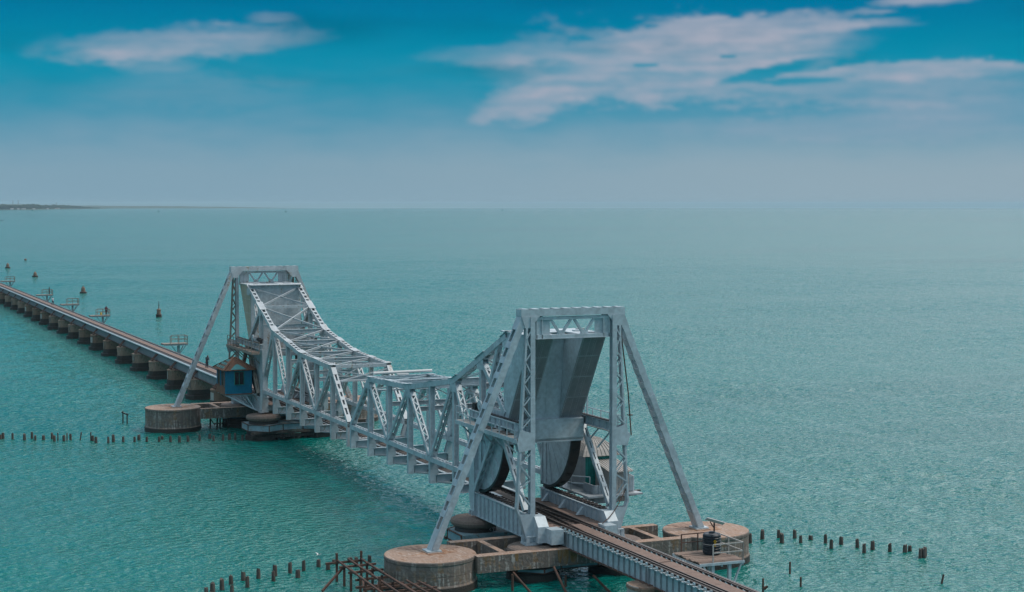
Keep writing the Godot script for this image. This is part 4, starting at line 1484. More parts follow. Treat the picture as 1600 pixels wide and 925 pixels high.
func build_platforms() -> void:
	var rf := make_refuge()
	var at := [[254.0, "nearest refuge platform of the far viaduct, empty, just left of the far tower's leg"], [323.5, "refuge platform with a person in dark red and a yellow can on it"], [362.0, "refuge platform on the far viaduct behind the walker in the white shirt"],
		[402.0, "refuge platform on the far viaduct with a dark clothed person by its rail"], [477.0, "farthest refuge platform, near the left edge of the picture"]]
	for i in at.size():
		var p := P(2.05, 3.78, at[i][0])
		if i == 0:
			rf.position = p
			rf.set_meta("label", at[i][1])
		else:
			copy_of(rf, "refuge_platform", p, at[i][1])
	var c := Mb.new()
	c.lathe(P(4.3, 3.78, 324.2), [[0.0, 0.0], [0.17, 0.0], [0.17, 0.42], [0.1, 0.5], [0.0, 0.5]], 14)
	tag(obj("can", c, M.yellow), "yellow can standing on a refuge platform beside a person in dark red", "can")
	# plank platform with the water tank
	var t := thing("tank_platform", "weathered plank platform with pale pipe railing beside the near girder span", "platform", P(3.9, 2.9, 91))
	var fr := Mb.new()
	for q in [89.05, 92.5]:
		fr.box(P(3.9, 2.78, q), Vector3(3.2, 0.16, 0.1))
	for q in [2.4, 3.9, 5.4]:
		fr.box(P(q, 2.66, 90.8), Vector3(0.1, 0.14, 3.5))
	obj("frame", fr, M.steel, t)
	var rg := RandomNumberGenerator.new()
	rg.seed = 5
	for i in 15:
		var m := Mb.new()
		var z := 89.1 + 0.24 * i
		var l := rg.randf_range(-0.15, 0.1)
		var r := rg.randf_range(-0.12, 0.12)
		var y := 2.90 + rg.randf_range(-0.02, 0.03)
		m.hexa([P(2.35 + l, y - 0.05, z), P(5.45 + r, y - 0.05, z), P(5.45 + r, y - 0.05, z + 0.18), P(2.35 + l, y - 0.05, z + 0.18), P(2.35 + l, y, z), P(5.45 + r, y + rg.randf_range(-0.02, 0.02), z), P(5.45 + r, y, z + 0.18), P(2.35 + l, y, z + 0.18)])
		obj("plank", m, M.plank, t)
	var rl := Mb.new()
	railing(rl, P(3.25, 2.9, 89.05), P(5.4, 2.9, 89.05), 1.1, 1, 0.03)
	railing(rl, P(5.4, 2.9, 89.05), P(5.4, 2.9, 92.6), 1.1, 2, 0.03)
	obj("railing", rl, M.sheet, t)
	rl = Mb.new()
	railing(rl, P(5.4, 2.9, 92.65), P(3.0, 2.9, 92.65), 1.1, 2, 0.03)
	obj("railing", rl, M.rust, t)
	fr = Mb.new()
	for q in [[3.3, 89.2], [4.5, 89.2], [4.4, 91.5]]:
		fr.box(P(q[0], 1.5, q[1]), Vector3(0.2, 2.5, 0.2))
	fr.beam(P(5.3, 2.7, 89.1), P(4.8, 1.5, 89.1), 0.12, 0.1)
	fr.beam(P(2.6, 2.7, 89.1), P(3.2, 1.6, 89.1), 0.1, 0.1)
	obj("support", fr, M.steel, t)
	# tank
	var tk := thing("water_tank", "black ribbed plastic water tank with a yellow emblem on a plank platform", "water tank", P(4.45, 2.93, 91.3))
	var prof := [[0.0, 0.0], [0.54, 0.0], [0.56, 0.04]]
	for i in 6:
		var y := 0.08 + 0.17 * i
		prof.append_array([[0.55, y], [0.585, y + 0.03], [0.585, y + 0.11], [0.55, y + 0.14]])
	prof.append_array([[0.58, 1.13], [0.57, 1.2], [0.46, 1.28], [0.2, 1.33], [0.19, 1.40], [0.0, 1.41]])
	var m := Mb.new()
	m.lathe(P(4.45, 2.94, 91.3), prof, 40)
	for i in 6:
		var a := TAU * i / 6.0
		m.box(P(4.45, 2.94, 91.3) + Vector3(cos(a) * 0.47, 1.22, sin(a) * 0.47), Vector3(0.14, 0.1, 0.14))
	obj("tank_shell", m, M.tank, tk)
	m = Mb.new()
	m.lathe(P(4.45, 2.94, 91.3), [[0.586, 0.62], [0.592, 0.63], [0.592, 0.65], [0.586, 0.66]], 40)
	obj("tank_band", m, M.sheet, tk)
	# emblem: a ring with a short stem, on the side towards the track and the camera
	m = Mb.new()
	var dirn := Vector3(-0.18, 0, 0.98).normalized()
	var side := Vector3.UP.cross(dirn)
	var ec := P(4.45, 2.94 + 0.86, 91.3) + dirn * 0.6
	for i in 12:
		var a0 := TAU * i / 12.0
		var a1 := TAU * (i + 1) / 12.0
		m.beam(ec + (side * cos(a0) + Vector3.UP * sin(a0)) * 0.075, ec + (side * cos(a1) + Vector3.UP * sin(a1)) * 0.075, 0.02, 0.06, dirn)
	m.tube(ec - dirn * 0.01, ec + dirn * 0.01, 0.035, 0.035, 8)
	m.box(ec + Vector3(0, -0.2, 0), Vector3(0.06, 0.24, 0.02))
	obj("emblem", m, M.yellow, tk)
	# solar panel
	var sp := thing("solar_panel", "small tilted solar panel on a post behind the black water tank", "solar panel", P(5.2, 2.9, 92.3))
	m = Mb.new()
	m.box(P(5.2, 3.8, 92.3), Vector3(0.08, 1.9, 0.08))
	m.beam(P(5.2, 4.3, 92.3), P(4.9, 4.75, 92.3), 0.05, 0.05)
	obj("post", m, M.rust, sp)
	m = Mb.new()
	m.beam(P(4.55, 5.0, 92.2), P(5.75, 4.62, 92.0), 0.36, 0.05, Vector3(0.3, 0.8, -0.5))
	obj("panel_frame", m, M.white, sp)
	m = Mb.new()
	m.beam(P(4.62, 5.015, 92.22), P(5.72, 4.665, 92.02), 0.3, 0.03, Vector3(0.3, 0.8, -0.5))
	obj("panel_cells", m, M.glass_dark, sp)


# ---------------------------------------------------------------- cabins
func ribbed_wall(m: Mb, a: Vector3, b: Vector3, h: float, out: Vector3, pitch := 0.2) -> void:
	var cnt := int((b - a).length() / pitch)
	m.beam(a + Vector3.UP * h / 2, b + Vector3.UP * h / 2, 0.05, h)
	for i in cnt:
		var p := a.lerp(b, (i + 0.5) / cnt)
		m.beam(p + out * 0.04, p + out * 0.04 + Vector3.UP * h, pitch * 0.5, 0.05, out)


func hip_roof(c: Vector3, hx: float, hz: float, tiers: Array, strips: int, m: Mb) -> void: # tiers: [scale, height]
	for side in 4:
		for j in tiers.size() - 1:
			for i in strips:
				var r := []
				for k in [[i, j], [i + 1, j], [i + 1, j + 1], [i, j + 1]]:
					var f: float = float(k[0]) / strips * 2.0 - 1.0
					var sc: float = tiers[k[1]][0]
					var p: Vector3
					match side:
						0: p = Vector3(f * hx, 0, hz)
						1: p = Vector3(hx, 0, -f * hz)
						2: p = Vector3(-f * hx, 0, -hz)
						_: p = Vector3(-hx, 0, f * hz)
					r.append(c + p * sc + Vector3.UP * tiers[k[1]][1])
				var nr: Vector3 = (r[1] - r[0]).cross(r[3] - r[0]).normalized()
				if nr.y < 0.0: nr = -nr
				var lift := nr * (0.045 if i % 2 else 0.0)
				m.hexa([r[0] - nr * 0.02, r[1] - nr * 0.02, r[2] - nr * 0.02, r[3] - nr * 0.02, r[0] + nr * 0.02 + lift, r[1] + nr * 0.02 + lift, r[2] + nr * 0.02 + lift, r[3] + nr * 0.02 + lift])


func window(m: Mb, gl: Mb, c: Vector3, w: float, h: float, out: Vector3, bars: int) -> void:
	var s := Vector3.UP.cross(out).normalized()
	gl.beam(c - s * w / 2 - out * 0.01, c + s * w / 2 - out * 0.01, 0.03, h, Vector3.UP)
	for k in [-1.0, 1.0]:
		m.beam(c + s * k * w / 2 - Vector3.UP * h / 2 + out * 0.03, c + s * k * w / 2 + Vector3.UP * h / 2 + out * 0.03, 0.06, 0.08, out)
		m.beam(c - s * w / 2 + Vector3.UP * k * h / 2 + out * 0.03, c + s * w / 2 + Vector3.UP * k * h / 2 + out * 0.03, 0.08, 0.06)
	for i in bars:
		var f := -0.5 + float(i + 1) / (bars + 1)
		m.beam(c + s * f * w - Vector3.UP * h / 2 + out * 0.03, c + s * f * w + Vector3.UP * h / 2 + out * 0.03, 0.04, 0.05, out)


func build_cabins() -> void:
	# blue cabin on the far tower
	var x0 := -6.4
	var x1 := -3.55
	var t0 := 177.1
	var t1 := 181.2
	var y := 4.52
	var hh := 2.6
	var t := thing("blue_cabin", "bright blue corrugated cabin with rust patched hipped roof on the far tower", "cabin", P((x0 + x1) / 2, y, (t0 + t1) / 2))
	var ways := [[P(x0, y, t0), P(x1, y, t0), Vector3(0, 0, 1), M.teal], [P(x1, y, t0), P(x1, y, t1), Vector3(1, 0, 0), M.teal], [P(x1, y, t1), P(x0, y, t1), Vector3(0, 0, -1), M.teal], [P(x0, y, t1), P(x0, y, t0), Vector3(-1, 0, 0), M.teal]]
	for k in 4:
		var m := Mb.new()
		ribbed_wall(m, ways[k][0], ways[k][1], hh, ways[k][2], 0.22)
		obj("wall", m, ways[k][3], t)
	var wp := [[P(-4.95, 6.2, t0), 1.05, 1.45, Vector3(0, 0, 1), 1], [P(x0, 6.15, 178.1), 0.8, 1.6, Vector3(-1, 0, 0), 0], [P(x0, 6.15, 179.9), 0.8, 1.6, Vector3(-1, 0, 0), 0]]
	for w in wp:
		var m := Mb.new()
		var gl := Mb.new()
		window(m, gl, w[0] + w[3] * 0.08, w[1], w[2], w[3], w[4])
		var wd := obj("window", m, M.green if w[4] else M.roof_rust, t)
		obj("pane", gl, M.glass_dark, wd)
	var m := Mb.new()
	m.box(P((x0 + x1) / 2, y - 0.06, (t0 + t1) / 2), Vector3(3.0, 0.12, 4.3))
	m.box(P(x0 - 0.05, y + 0.3, 179.2), Vector3(0.06, 0.9, 3.9))
	m.box(P(x0 - 0.05, y + 1.6, 177.35), Vector3(0.05, 1.5, 0.3))
	m.box(P(x0 - 0.05, y + 0.7, 178.0), Vector3(0.05, 0.6, 0.7))
	obj("rusted_sill", m, M.roof_rust, t)
	m = Mb.new()
	var rc := P((x0 + x1) / 2, y + hh - 0.06, (t0 + t1) / 2)
	hip_roof(rc, 1.42 + 0.36, 2.05 + 0.36, [[1.0, 0.0], [0.45, 0.72], [0.08, 1.2]], 12, m)
	var rf := obj("roof", m, M.roof_rust, t)
	for j in 3: # translucent green sheets let into the rust
		for i in 4:
			m = Mb.new()
			var f := -1.55 + 1.0 * i
			var u := 0.12 + 0.26 * j
			var sc := 1.0 - u * 0.92
			var a := rc + Vector3(-1.8 * sc - 0.03, 0.06 + 1.2 * u, -f * sc)
			m.beam(a, a + Vector3(0.24, 0.21, 0), 0.42 * sc + 0.1, 0.03, Vector3(-0.6, 0.8, 0))
			obj("roof_sheet", m, M.roof_teal, rf)
	m = Mb.new()
	m.prism([[-0.95, 0.08], [0.8, 0.1], [0.05, 0.95], [-0.25, 0.9]], rc + Vector3(0, 0.04, 2.44), Vector3(1, 0, 0), Vector3(0, 0.58, -0.9), Vector3(0, 0.03, 0.02))
	obj("roof_sheet", m, M.roof_teal, rf)
	for sx in [-1.0, 1.0]: # ridge caps
		for sz in [-1.0, 1.0]:
			m = Mb.new()
			m.beam(rc + Vector3(sx * 1.8, 0.07, sz * 2.43), rc + Vector3(sx * 0.14, 1.26, sz * 0.2), 0.26, 0.05)
			obj("ridge_cap", m, M.roof_rust, rf)
	m = Mb.new()
	for q in [t0 + 0.1, t1 - 0.3]:
		m.beam(P(x0 + 0.1, y - 0.15, q), P(-3.3, 2.75, minf(q, 178.5) - 1.0), 0.1, 0.14)
		m.beam(P(x1 - 0.7, y - 0.15, q), P(-3.4, 2.75, minf(q, 178.5) - 1.0), 0.08, 0.1)
		m.beam(P(x0, y - 0.18, q), P(-2.9, y - 0.18, q), 0.1, 0.16)
		m.beam(P(-5.6, y - 0.2, q), P(-4.5, y - 0.95, q - 0.5), 0.06, 0.06)
	obj("bracket", m, M.steel, t)

	# green cabin and its grey annexe on the near tower
	t = thing("green_cabin", "green corrugated machine cabin with rounded pale hipped roof beside the near tower", "cabin", P(6.1, 4.05, 111.9))
	x0 = 4.62
	x1 = 7.1
	t0 = 110.2
	t1 = 113.3
	y = 4.05
	m = Mb.new()
	ribbed_wall(m, P(x0, y, t0), P(x1, y, t0), 2.45, Vector3(0, 0, 1), 0.2)
	ribbed_wall(m, P(x1, y, t0), P(x1, y, t1), 2.45, Vector3(1, 0, 0), 0.2)
	obj("wall", m, M.green, t)
	m = Mb.new()
	ribbed_wall(m, P(x0, y, t1), P(x0, y, t0), 2.45, Vector3(-1, 0, 0), 0.2)
	ribbed_wall(m, P(x1, y, t1), P(x0, y, t1), 2.45, Vector3(0, 0, -1), 0.2)
	obj("wall", m, M.steel_dull, t)
	m = Mb.new()
	hip_roof(P(5.86, 6.46, 111.75), 1.5, 1.82, [[1.0, 0.0], [0.86, 0.38], [0.62, 0.8], [0.32, 1.12], [0.05, 1.25]], 18, m)
	obj("roof", m, M.sheet, t)
	m = Mb.new()
	m.box(P(5.6, 3.98, 110.6), Vector3(4.4, 0.12, 6.9))
	for q in [107.8, 110.5, 113.4]:
		m.beam(P(7.2, 3.9, q), P(3.4, 2.4, q), 0.12, 0.14)
		m.box(P(5.4, 3.84, q), Vector3(4.4, 0.16, 0.12))
	obj("platform", m, M.steel_dull, t)
	var an := thing("annexe", "grey corrugated lean-to with sloping pale roof in front of the green cabin", "shed", P(6.0, 3.6, 108.8))
	m = Mb.new()
	ribbed_wall(m, P(5.4, 3.45, 107.6), P(6.85, 3.45, 107.6), 2.2, Vector3(0, 0, 1), 0.2)
	ribbed_wall(m, P(6.85, 3.45, 107.6), P(6.85, 3.45, 110.0), 2.3, Vector3(1, 0, 0), 0.2)
	ribbed_wall(m, P(5.4, 3.45, 110.0), P(5.4, 3.45, 107.6), 2.3, Vector3(-1, 0, 0), 0.2)
	obj("wall", m, M.sheet, an)
	m = Mb.new()
	for i in 18:
		var x := 5.22 + 0.105 * i
		m.hexa([P(x, 5.62 + 0.04 * (i % 2), 107.3), P(x + 0.105, 5.62 + 0.04 * (i % 2), 107.3), P(x + 0.105, 6.12 + 0.04 * (i % 2), 110.1), P(x, 6.12 + 0.04 * (i % 2), 110.1), P(x, 5.67 + 0.04 * (i % 2), 107.3), P(x + 0.105, 5.67 + 0.04 * (i % 2), 107.3), P(x + 0.105, 6.17 + 0.04 * (i % 2), 110.1), P(x, 6.17 + 0.04 * (i % 2), 110.1)])
	obj("roof", m, M.sheet, an)
	m = Mb.new()
	ribbed_wall(m, P(6.95, 4.1, 108.0), P(7.5, 4.1, 108.0), 1.1, Vector3(0, 0, 1), 0.16)
	ribbed_wall(m, P(7.5, 4.1, 108.0), P(7.5, 4.1, 109.4), 1.1, Vector3(1, 0, 0), 0.16)
	obj("meter_box", m, M.steel, an)
	m = Mb.new()
	m.box(P(7.7, 4.02, 108.3), Vector3(1.0, 0.1, 0.18))
	m.box(P(7.6, 3.85, 108.3), Vector3(0.3, 0.3, 0.3))
	obj("beam_end", m, M.timber, an)
	m = Mb.new()
	ribbed_wall(m, P(4.2, 3.35, 107.9), P(5.35, 3.35, 107.9), 1.35, Vector3(0, 0, 1), 0.24)
	ribbed_wall(m, P(4.2, 3.35, 109.6), P(4.2, 3.35, 107.9), 1.35, Vector3(-1, 0, 0), 0.24)
	obj("screen", m, M.steel_dull, an)
	var rl := Mb.new()
	railing(rl, P(3.45, 4.05, 110.2), P(4.5, 4.05, 109.2), 1.05, 1, 0.03)
	railing(rl, P(3.45, 4.05, 113.4), P(3.45, 4.05, 110.2), 1.05, 2, 0.03)
	tag(obj("guard_railing", rl, M.steel), "pale pipe railing in front of the green cabin's left wall", "railing")


# ---------------------------------------------------------------- scaffold, piles, beacons, boats
func build_scaffold() -> void:
	var t := thing("scaffold", "rusty steel pile trestle with long loose pipes beside the near left drum", "scaffold", P(-14.8, 0, 101))
	for q in [[-15.8, 106.1, 1.75], [-14.15, 105.9, 1.8], [-15.75, 104.6, 1.3], [-14.2, 104.5, 1.3], [-15.7, 103.3, 1.25], [-14.25, 103.2, 1.2], [-15.6, 101.6, 1.1], [-14.2, 101.4, 1.1], [-15.9, 99.6, 1.25], [-15.2, 98.9, 1.6], [-14.2, 99.3, 1.1], [-16.0, 97.6, 1.2], [-13.4, 98.2, 1.0]]:
		var m := Mb.new()
		m.beam(P(q[0], -1.5, q[1]), P(q[0], q[2], q[1]), 0.14, 0.14, Vector3(1, 0, 0))
		obj("pile", m, M.rust, t)
	for q in [[-16.6, -13.9, 106.05, 1.1], [-16.1, -13.6, 104.55, 1.12], [-15.9, -13.5, 103.25, 1.0], [-15.9, -13.55, 101.7, 0.85], [-16.4, -13.2, 100.1, 0.75], [-16.2, -12.0, 99.2, 0.8], [-15.8, -11.6, 98.3, 0.7], [-16.3, -12.0, 97.2, 0.8]]:
		var m := Mb.new()
		m.beam(P(q[0], q[3], q[2]), P(q[1], q[3] + 0.05, q[2] - 0.1), 0.14, 0.14)
		obj("ledger", m, M.rust, t)
	for q in [[-15.75, 106.2, -15.95, 95.0, 1.25], [-14.98, 106.2, -15.0, 93.5, 1.27], [-14.15, 106.0, -14.05, 93.5, 1.25], [-14.05, 99.8, -13.9, 93.6, 1.2], [-13.4, 98.9, -13.2, 93.4, 1.2], [-12.75, 98.5, -12.4, 93.3, 1.18]]:
		var m := Mb.new()
		m.tube(P(q[0], q[4], q[1]), P(q[2], q[4] - 0.06, q[3]), 0.075, 0.075, 8)
		var mid := P(lerpf(q[0], q[2], 0.35), q[4] - 0.02, lerpf(q[1], q[3], 0.35))
		m.tube(mid + Vector3(0, 0, -0.5), mid + Vector3(0, 0, 0.5), 0.1, 0.1, 8)
		obj("pipe", m, M.rust, t)
	for q in [[-17.6, -0.1, 103.5, -15.8, 1.0, 104.8], [-16.3, -0.1, 98.4, -15.5, 0.95, 101.4], [-15.9, 0.0, 97.0, -15.1, 1.1, 99.4]]:
		var m := Mb.new()
		m.beam(P(q[0], q[1], q[2]), P(q[3], q[4], q[5]), 0.13, 0.13)
		obj("brace", m, M.rust, t)
	# loose rusty poles standing and leaning in the water in front of the near pier
	var poles := [[-5.95, -0.6, 99.2, -5.95, 0.85, 99.2, "short upright rusty pole in the water beneath the near tie beam"], [-4.9, -0.5, 97.9, -6.0, 1.05, 99.0, "rusty pole leaning left in the water beneath the near tie beam"],
		[-3.0, -0.6, 96.6, -3.25, 1.25, 98.6, "long rusty pole leaning against the near tie beam under its ochre stain"], [-0.2, -0.5, 95.4, -1.0, 0.75, 97.3, "rusty pole leaning in the water under the near girder span"], [-2.2, -0.5, 99.0, -2.2, 0.5, 99.0, "stub of a rusty pole behind the long leaning one"]]
	for q in poles:
		var m := Mb.new()
		m.tube(P(q[0], q[1], q[2]), P(q[3], q[4], q[5]), 0.09, 0.08, 10)
		tag(obj("rusty_pole", m, M.rust), q[6], "pole")


func make_pile(look: int) -> Node3D: # unit height above water, unit radius
	var rg := RandomNumberGenerator.new()
	rg.seed = 300 + look
	var m := Mb.new()
	var k := 10
	var rad := []
	for i in k:
		rad.append(rg.randf_range(0.82, 1.08))
	var tops := []
	for i in k:
		tops.append(rg.randf_range(0.82, 1.05))
	var lean := Vector3(rg.randf_range(-0.1, 0.1), 0, rg.randf_range(-0.1, 0.1))
	var lv := [[1.05, -1.2], [1.04, 0.05], [0.97, 0.45], [0.95, 0.75]]
	for j in lv.size():
		for i in k:
			var p := []
			var q := []
			for e in [[j, i], [j, i + 1], [j + 1, i + 1], [j + 1, i]]:
				var a: float = TAU * e[1] / k
				var dv := Vector3(cos(a), 0, sin(a))
				var r: float = rad[e[1] % k]
				var yy: float = tops[e[1] % k] if e[0] == lv.size() else lv[e[0]][1]
				r *= 0.8 if e[0] == lv.size() else lv[e[0]][0]
				p.append(dv * r + Vector3.UP * yy + lean * yy)
				q.append(dv + Vector3.UP * (0.3 if e[0] >= 3 else 0.0))
			m.quad_s(p, q)
	var c := Vector3.UP * 0.9 + lean * 0.9
	for i in k:
		var p := []
		for e in [i, i + 1]:
			var a: float = TAU * e / k
			p.append(Vector3(cos(a), 0, sin(a)) * rad[e % k] * 0.8 + Vector3.UP * tops[e % k] + lean * tops[e % k])
		m.quad(p[0], p[1], c, c, (p[1] - p[0]).cross(c - p[0]).normalized() * signf((p[1] - p[0]).cross(c - p[0]).y))
	var o := obj("timber_pile", m, M.timber)
	return o


func build_piles() -> void:
	var left := [-29.1, 185.1, 0.48, -28.8, 185.5, 0.61, -27.9, 184.6, 0.65, -26.8, 183.5, 0.67, -25.9, 184.4, 0.67, -25.8, 182.5, 0.54, -24.9, 182.8, 0.46, -23.9, 183.7, 0.59, -23.9, 181.9, 0.52, -23.0, 181.3, 0.58, -22.2, 182.0, 0.61, -20.1, 180.4, 0.47, -20.0, 178.9, 0.54, -18.8, 178.4, 0.56, -18.1, 179.4, 0.6, -17.3, 178.0, 0.57, -16.2, 177.5, 0.51, -15.5, 178.7, 0.56, -15.0, 177.0, 0.51, -13.8, 176.5, 0.51, -13.1, 178.3, 0.33, -12.6, 176.4, 0.56, -11.8, 175.6, 0.62, -10.9, 175.7, 0.56, -9.7, 175.4, 0.64, -8.3, 176.7, 0.52, -8.3, 174.9, 0.53, -7.3, 174.8, 0.63, -6.5, 175.3, 0.61, -5.9, 175.1, 0.64]
	var under := [-5.3, 174.4, 0.52, -4.2, 174.3, 0.5, -2.4, 174.2, 0.48, -1.1, 173.9, 0.48, 0.1, 173.6, 0.58, 1.4, 173.4, 0.58, 2.6, 173.2, 0.5]
	var right := [16.4, 106.3, 0.68, 17.9, 107.0, 0.69, 19.4, 107.1, 0.55, 18.6, 105.4, 0.69, 20.3, 106.3, 0.63, 19.6, 104.4, 0.62, 21.2, 105.5, 0.28, 21.4, 103.8, 0.65, 20.7, 102.0, 0.68, 22.3, 103.1, 0.55, 22.9, 101.9, 0.55, 22.1, 99.9, 0.66, 23.4, 100.7, 0.58, 24.0, 99.4, 0.63, 24.8, 98.7, 0.58, 25.3, 98.8, 0.45, 24.8, 96.9, 0.62, 25.1, 96.9, 0.64, 25.6, 97.4, 0.63]
	var near := [-24.7, 105.8, 0.45, -24.2, 106.2, 0.64, -24.6, 104.7, 0.37, -23.4, 107.0, 0.68, -22.5, 108.2, 0.54, -23.2, 105.1, 0.62, -21.5, 108.9, 0.58, -21.7, 106.9, 0.67, -20.4, 109.1, 0.67, -19.1, 109.7, 0.66, -19.7, 107.8, 0.66, -17.9, 110.2, 0.65, -17.8, 108.6, 0.44, -16.8, 110.6, 0.62, -15.6, 111.1, 0.47, -15.3, 109.8, 0.43, -14.4, 111.4, 0.28, -13.2, 111.3, 0.35, -13.1, 110.3, 0.59, -11.9, 111.0, 0.45]
	var protos := []
	for i in 5:
		protos.append(make_pile(i))
	var used := 0
	for row in [[left, "%s pile stump from the left in the row left of the far pier", 1], [under, "%s pile stump from the left under the far pier's steel caisson", 1],
			[near, "%s pile stump from the left in the row beside the rusty scaffold", 1], [right, "%s pile stump from the left in the row right of the near drum", 1]]:
		var a: Array = row[0]
		for i in a.size() / 3:
			var o: Node3D = protos[used] if used < 5 else protos[(used * 3 + i) % 5].duplicate()
			if used >= 5:
				o.name = numbered("timber_pile")
				add_child(o)
			o.position = P(a[i * 3], -0.13, a[i * 3 + 1])
			var r := 0.15 + 0.02 * sin(i * 2.3)
			o.rotation.y = i * 1.7
			o.scale = Vector3(r, a[i * 3 + 2], r)
			tag(o, row[1] % ordinal(i + 1), "pile stump", "old timber pile stumps")
			used += 1
	# thin iron posts
	for q in [[-23.5, 182.1, 0.62, 0.0, "thin post in the left pile row, left of its tall round stump"], [-22.6, 181.7, 0.58, 0.0, "thin post right beside the broad stump of the left pile row"], [-20.3, 180.4, 0.71, 0.0, "thin post left of the two stumps in the middle of the left pile row"], [-21.4, 181.2, 0.66, 0.12, "thin leaning post in the gap of the left pile row"],
			[13.5, 96.3, 0.62, 0.0, "lone upright post in the open water right of the near drum"], [12.1, 92.8, 0.42, 0.0, "small post low in the water, lowest right of the near drum"], [8.7, 92.0, 0.8, 0.0, "rusty post with a knob at its foot beside the near track"], [20.9, 89.6, 0.45, 0.15, "tip of a leaning post at the bottom right edge of the picture"]]:
		var m := Mb.new()
		m.tube(P(q[0], -0.8, q[1]), P(q[0] + q[3] * 2.0, q[2], q[1]), 0.075, 0.065, 8)
		if q[0] == 8.7:
			m.tube(P(8.75, 0.1, 92.0), P(9.0, 0.28, 91.9), 0.12, 0.08, 8)
		tag(obj("iron_post", m, M.rust), q[4], "post")
	var tp := thing("twin_post", "pair of dark posts joined by a crosspiece in the water left of the far drum", "post", P(-14.6, 0, 192))
	for q in [[-14.75, 1.3, 192.6], [-14.4, 1.1, 191.9]]:
		var m := Mb.new()
		m.tube(P(q[0], -1.0, q[2]), P(q[0], q[1], q[2]), 0.08, 0.08, 8)
		obj("post", m, M.wet, tp)
	var m := Mb.new()
	m.beam(P(-14.85, 1.15, 192.7), P(-14.3, 0.95, 191.8), 0.12, 0.12)
	obj("crosspiece", m, M.wet, tp)


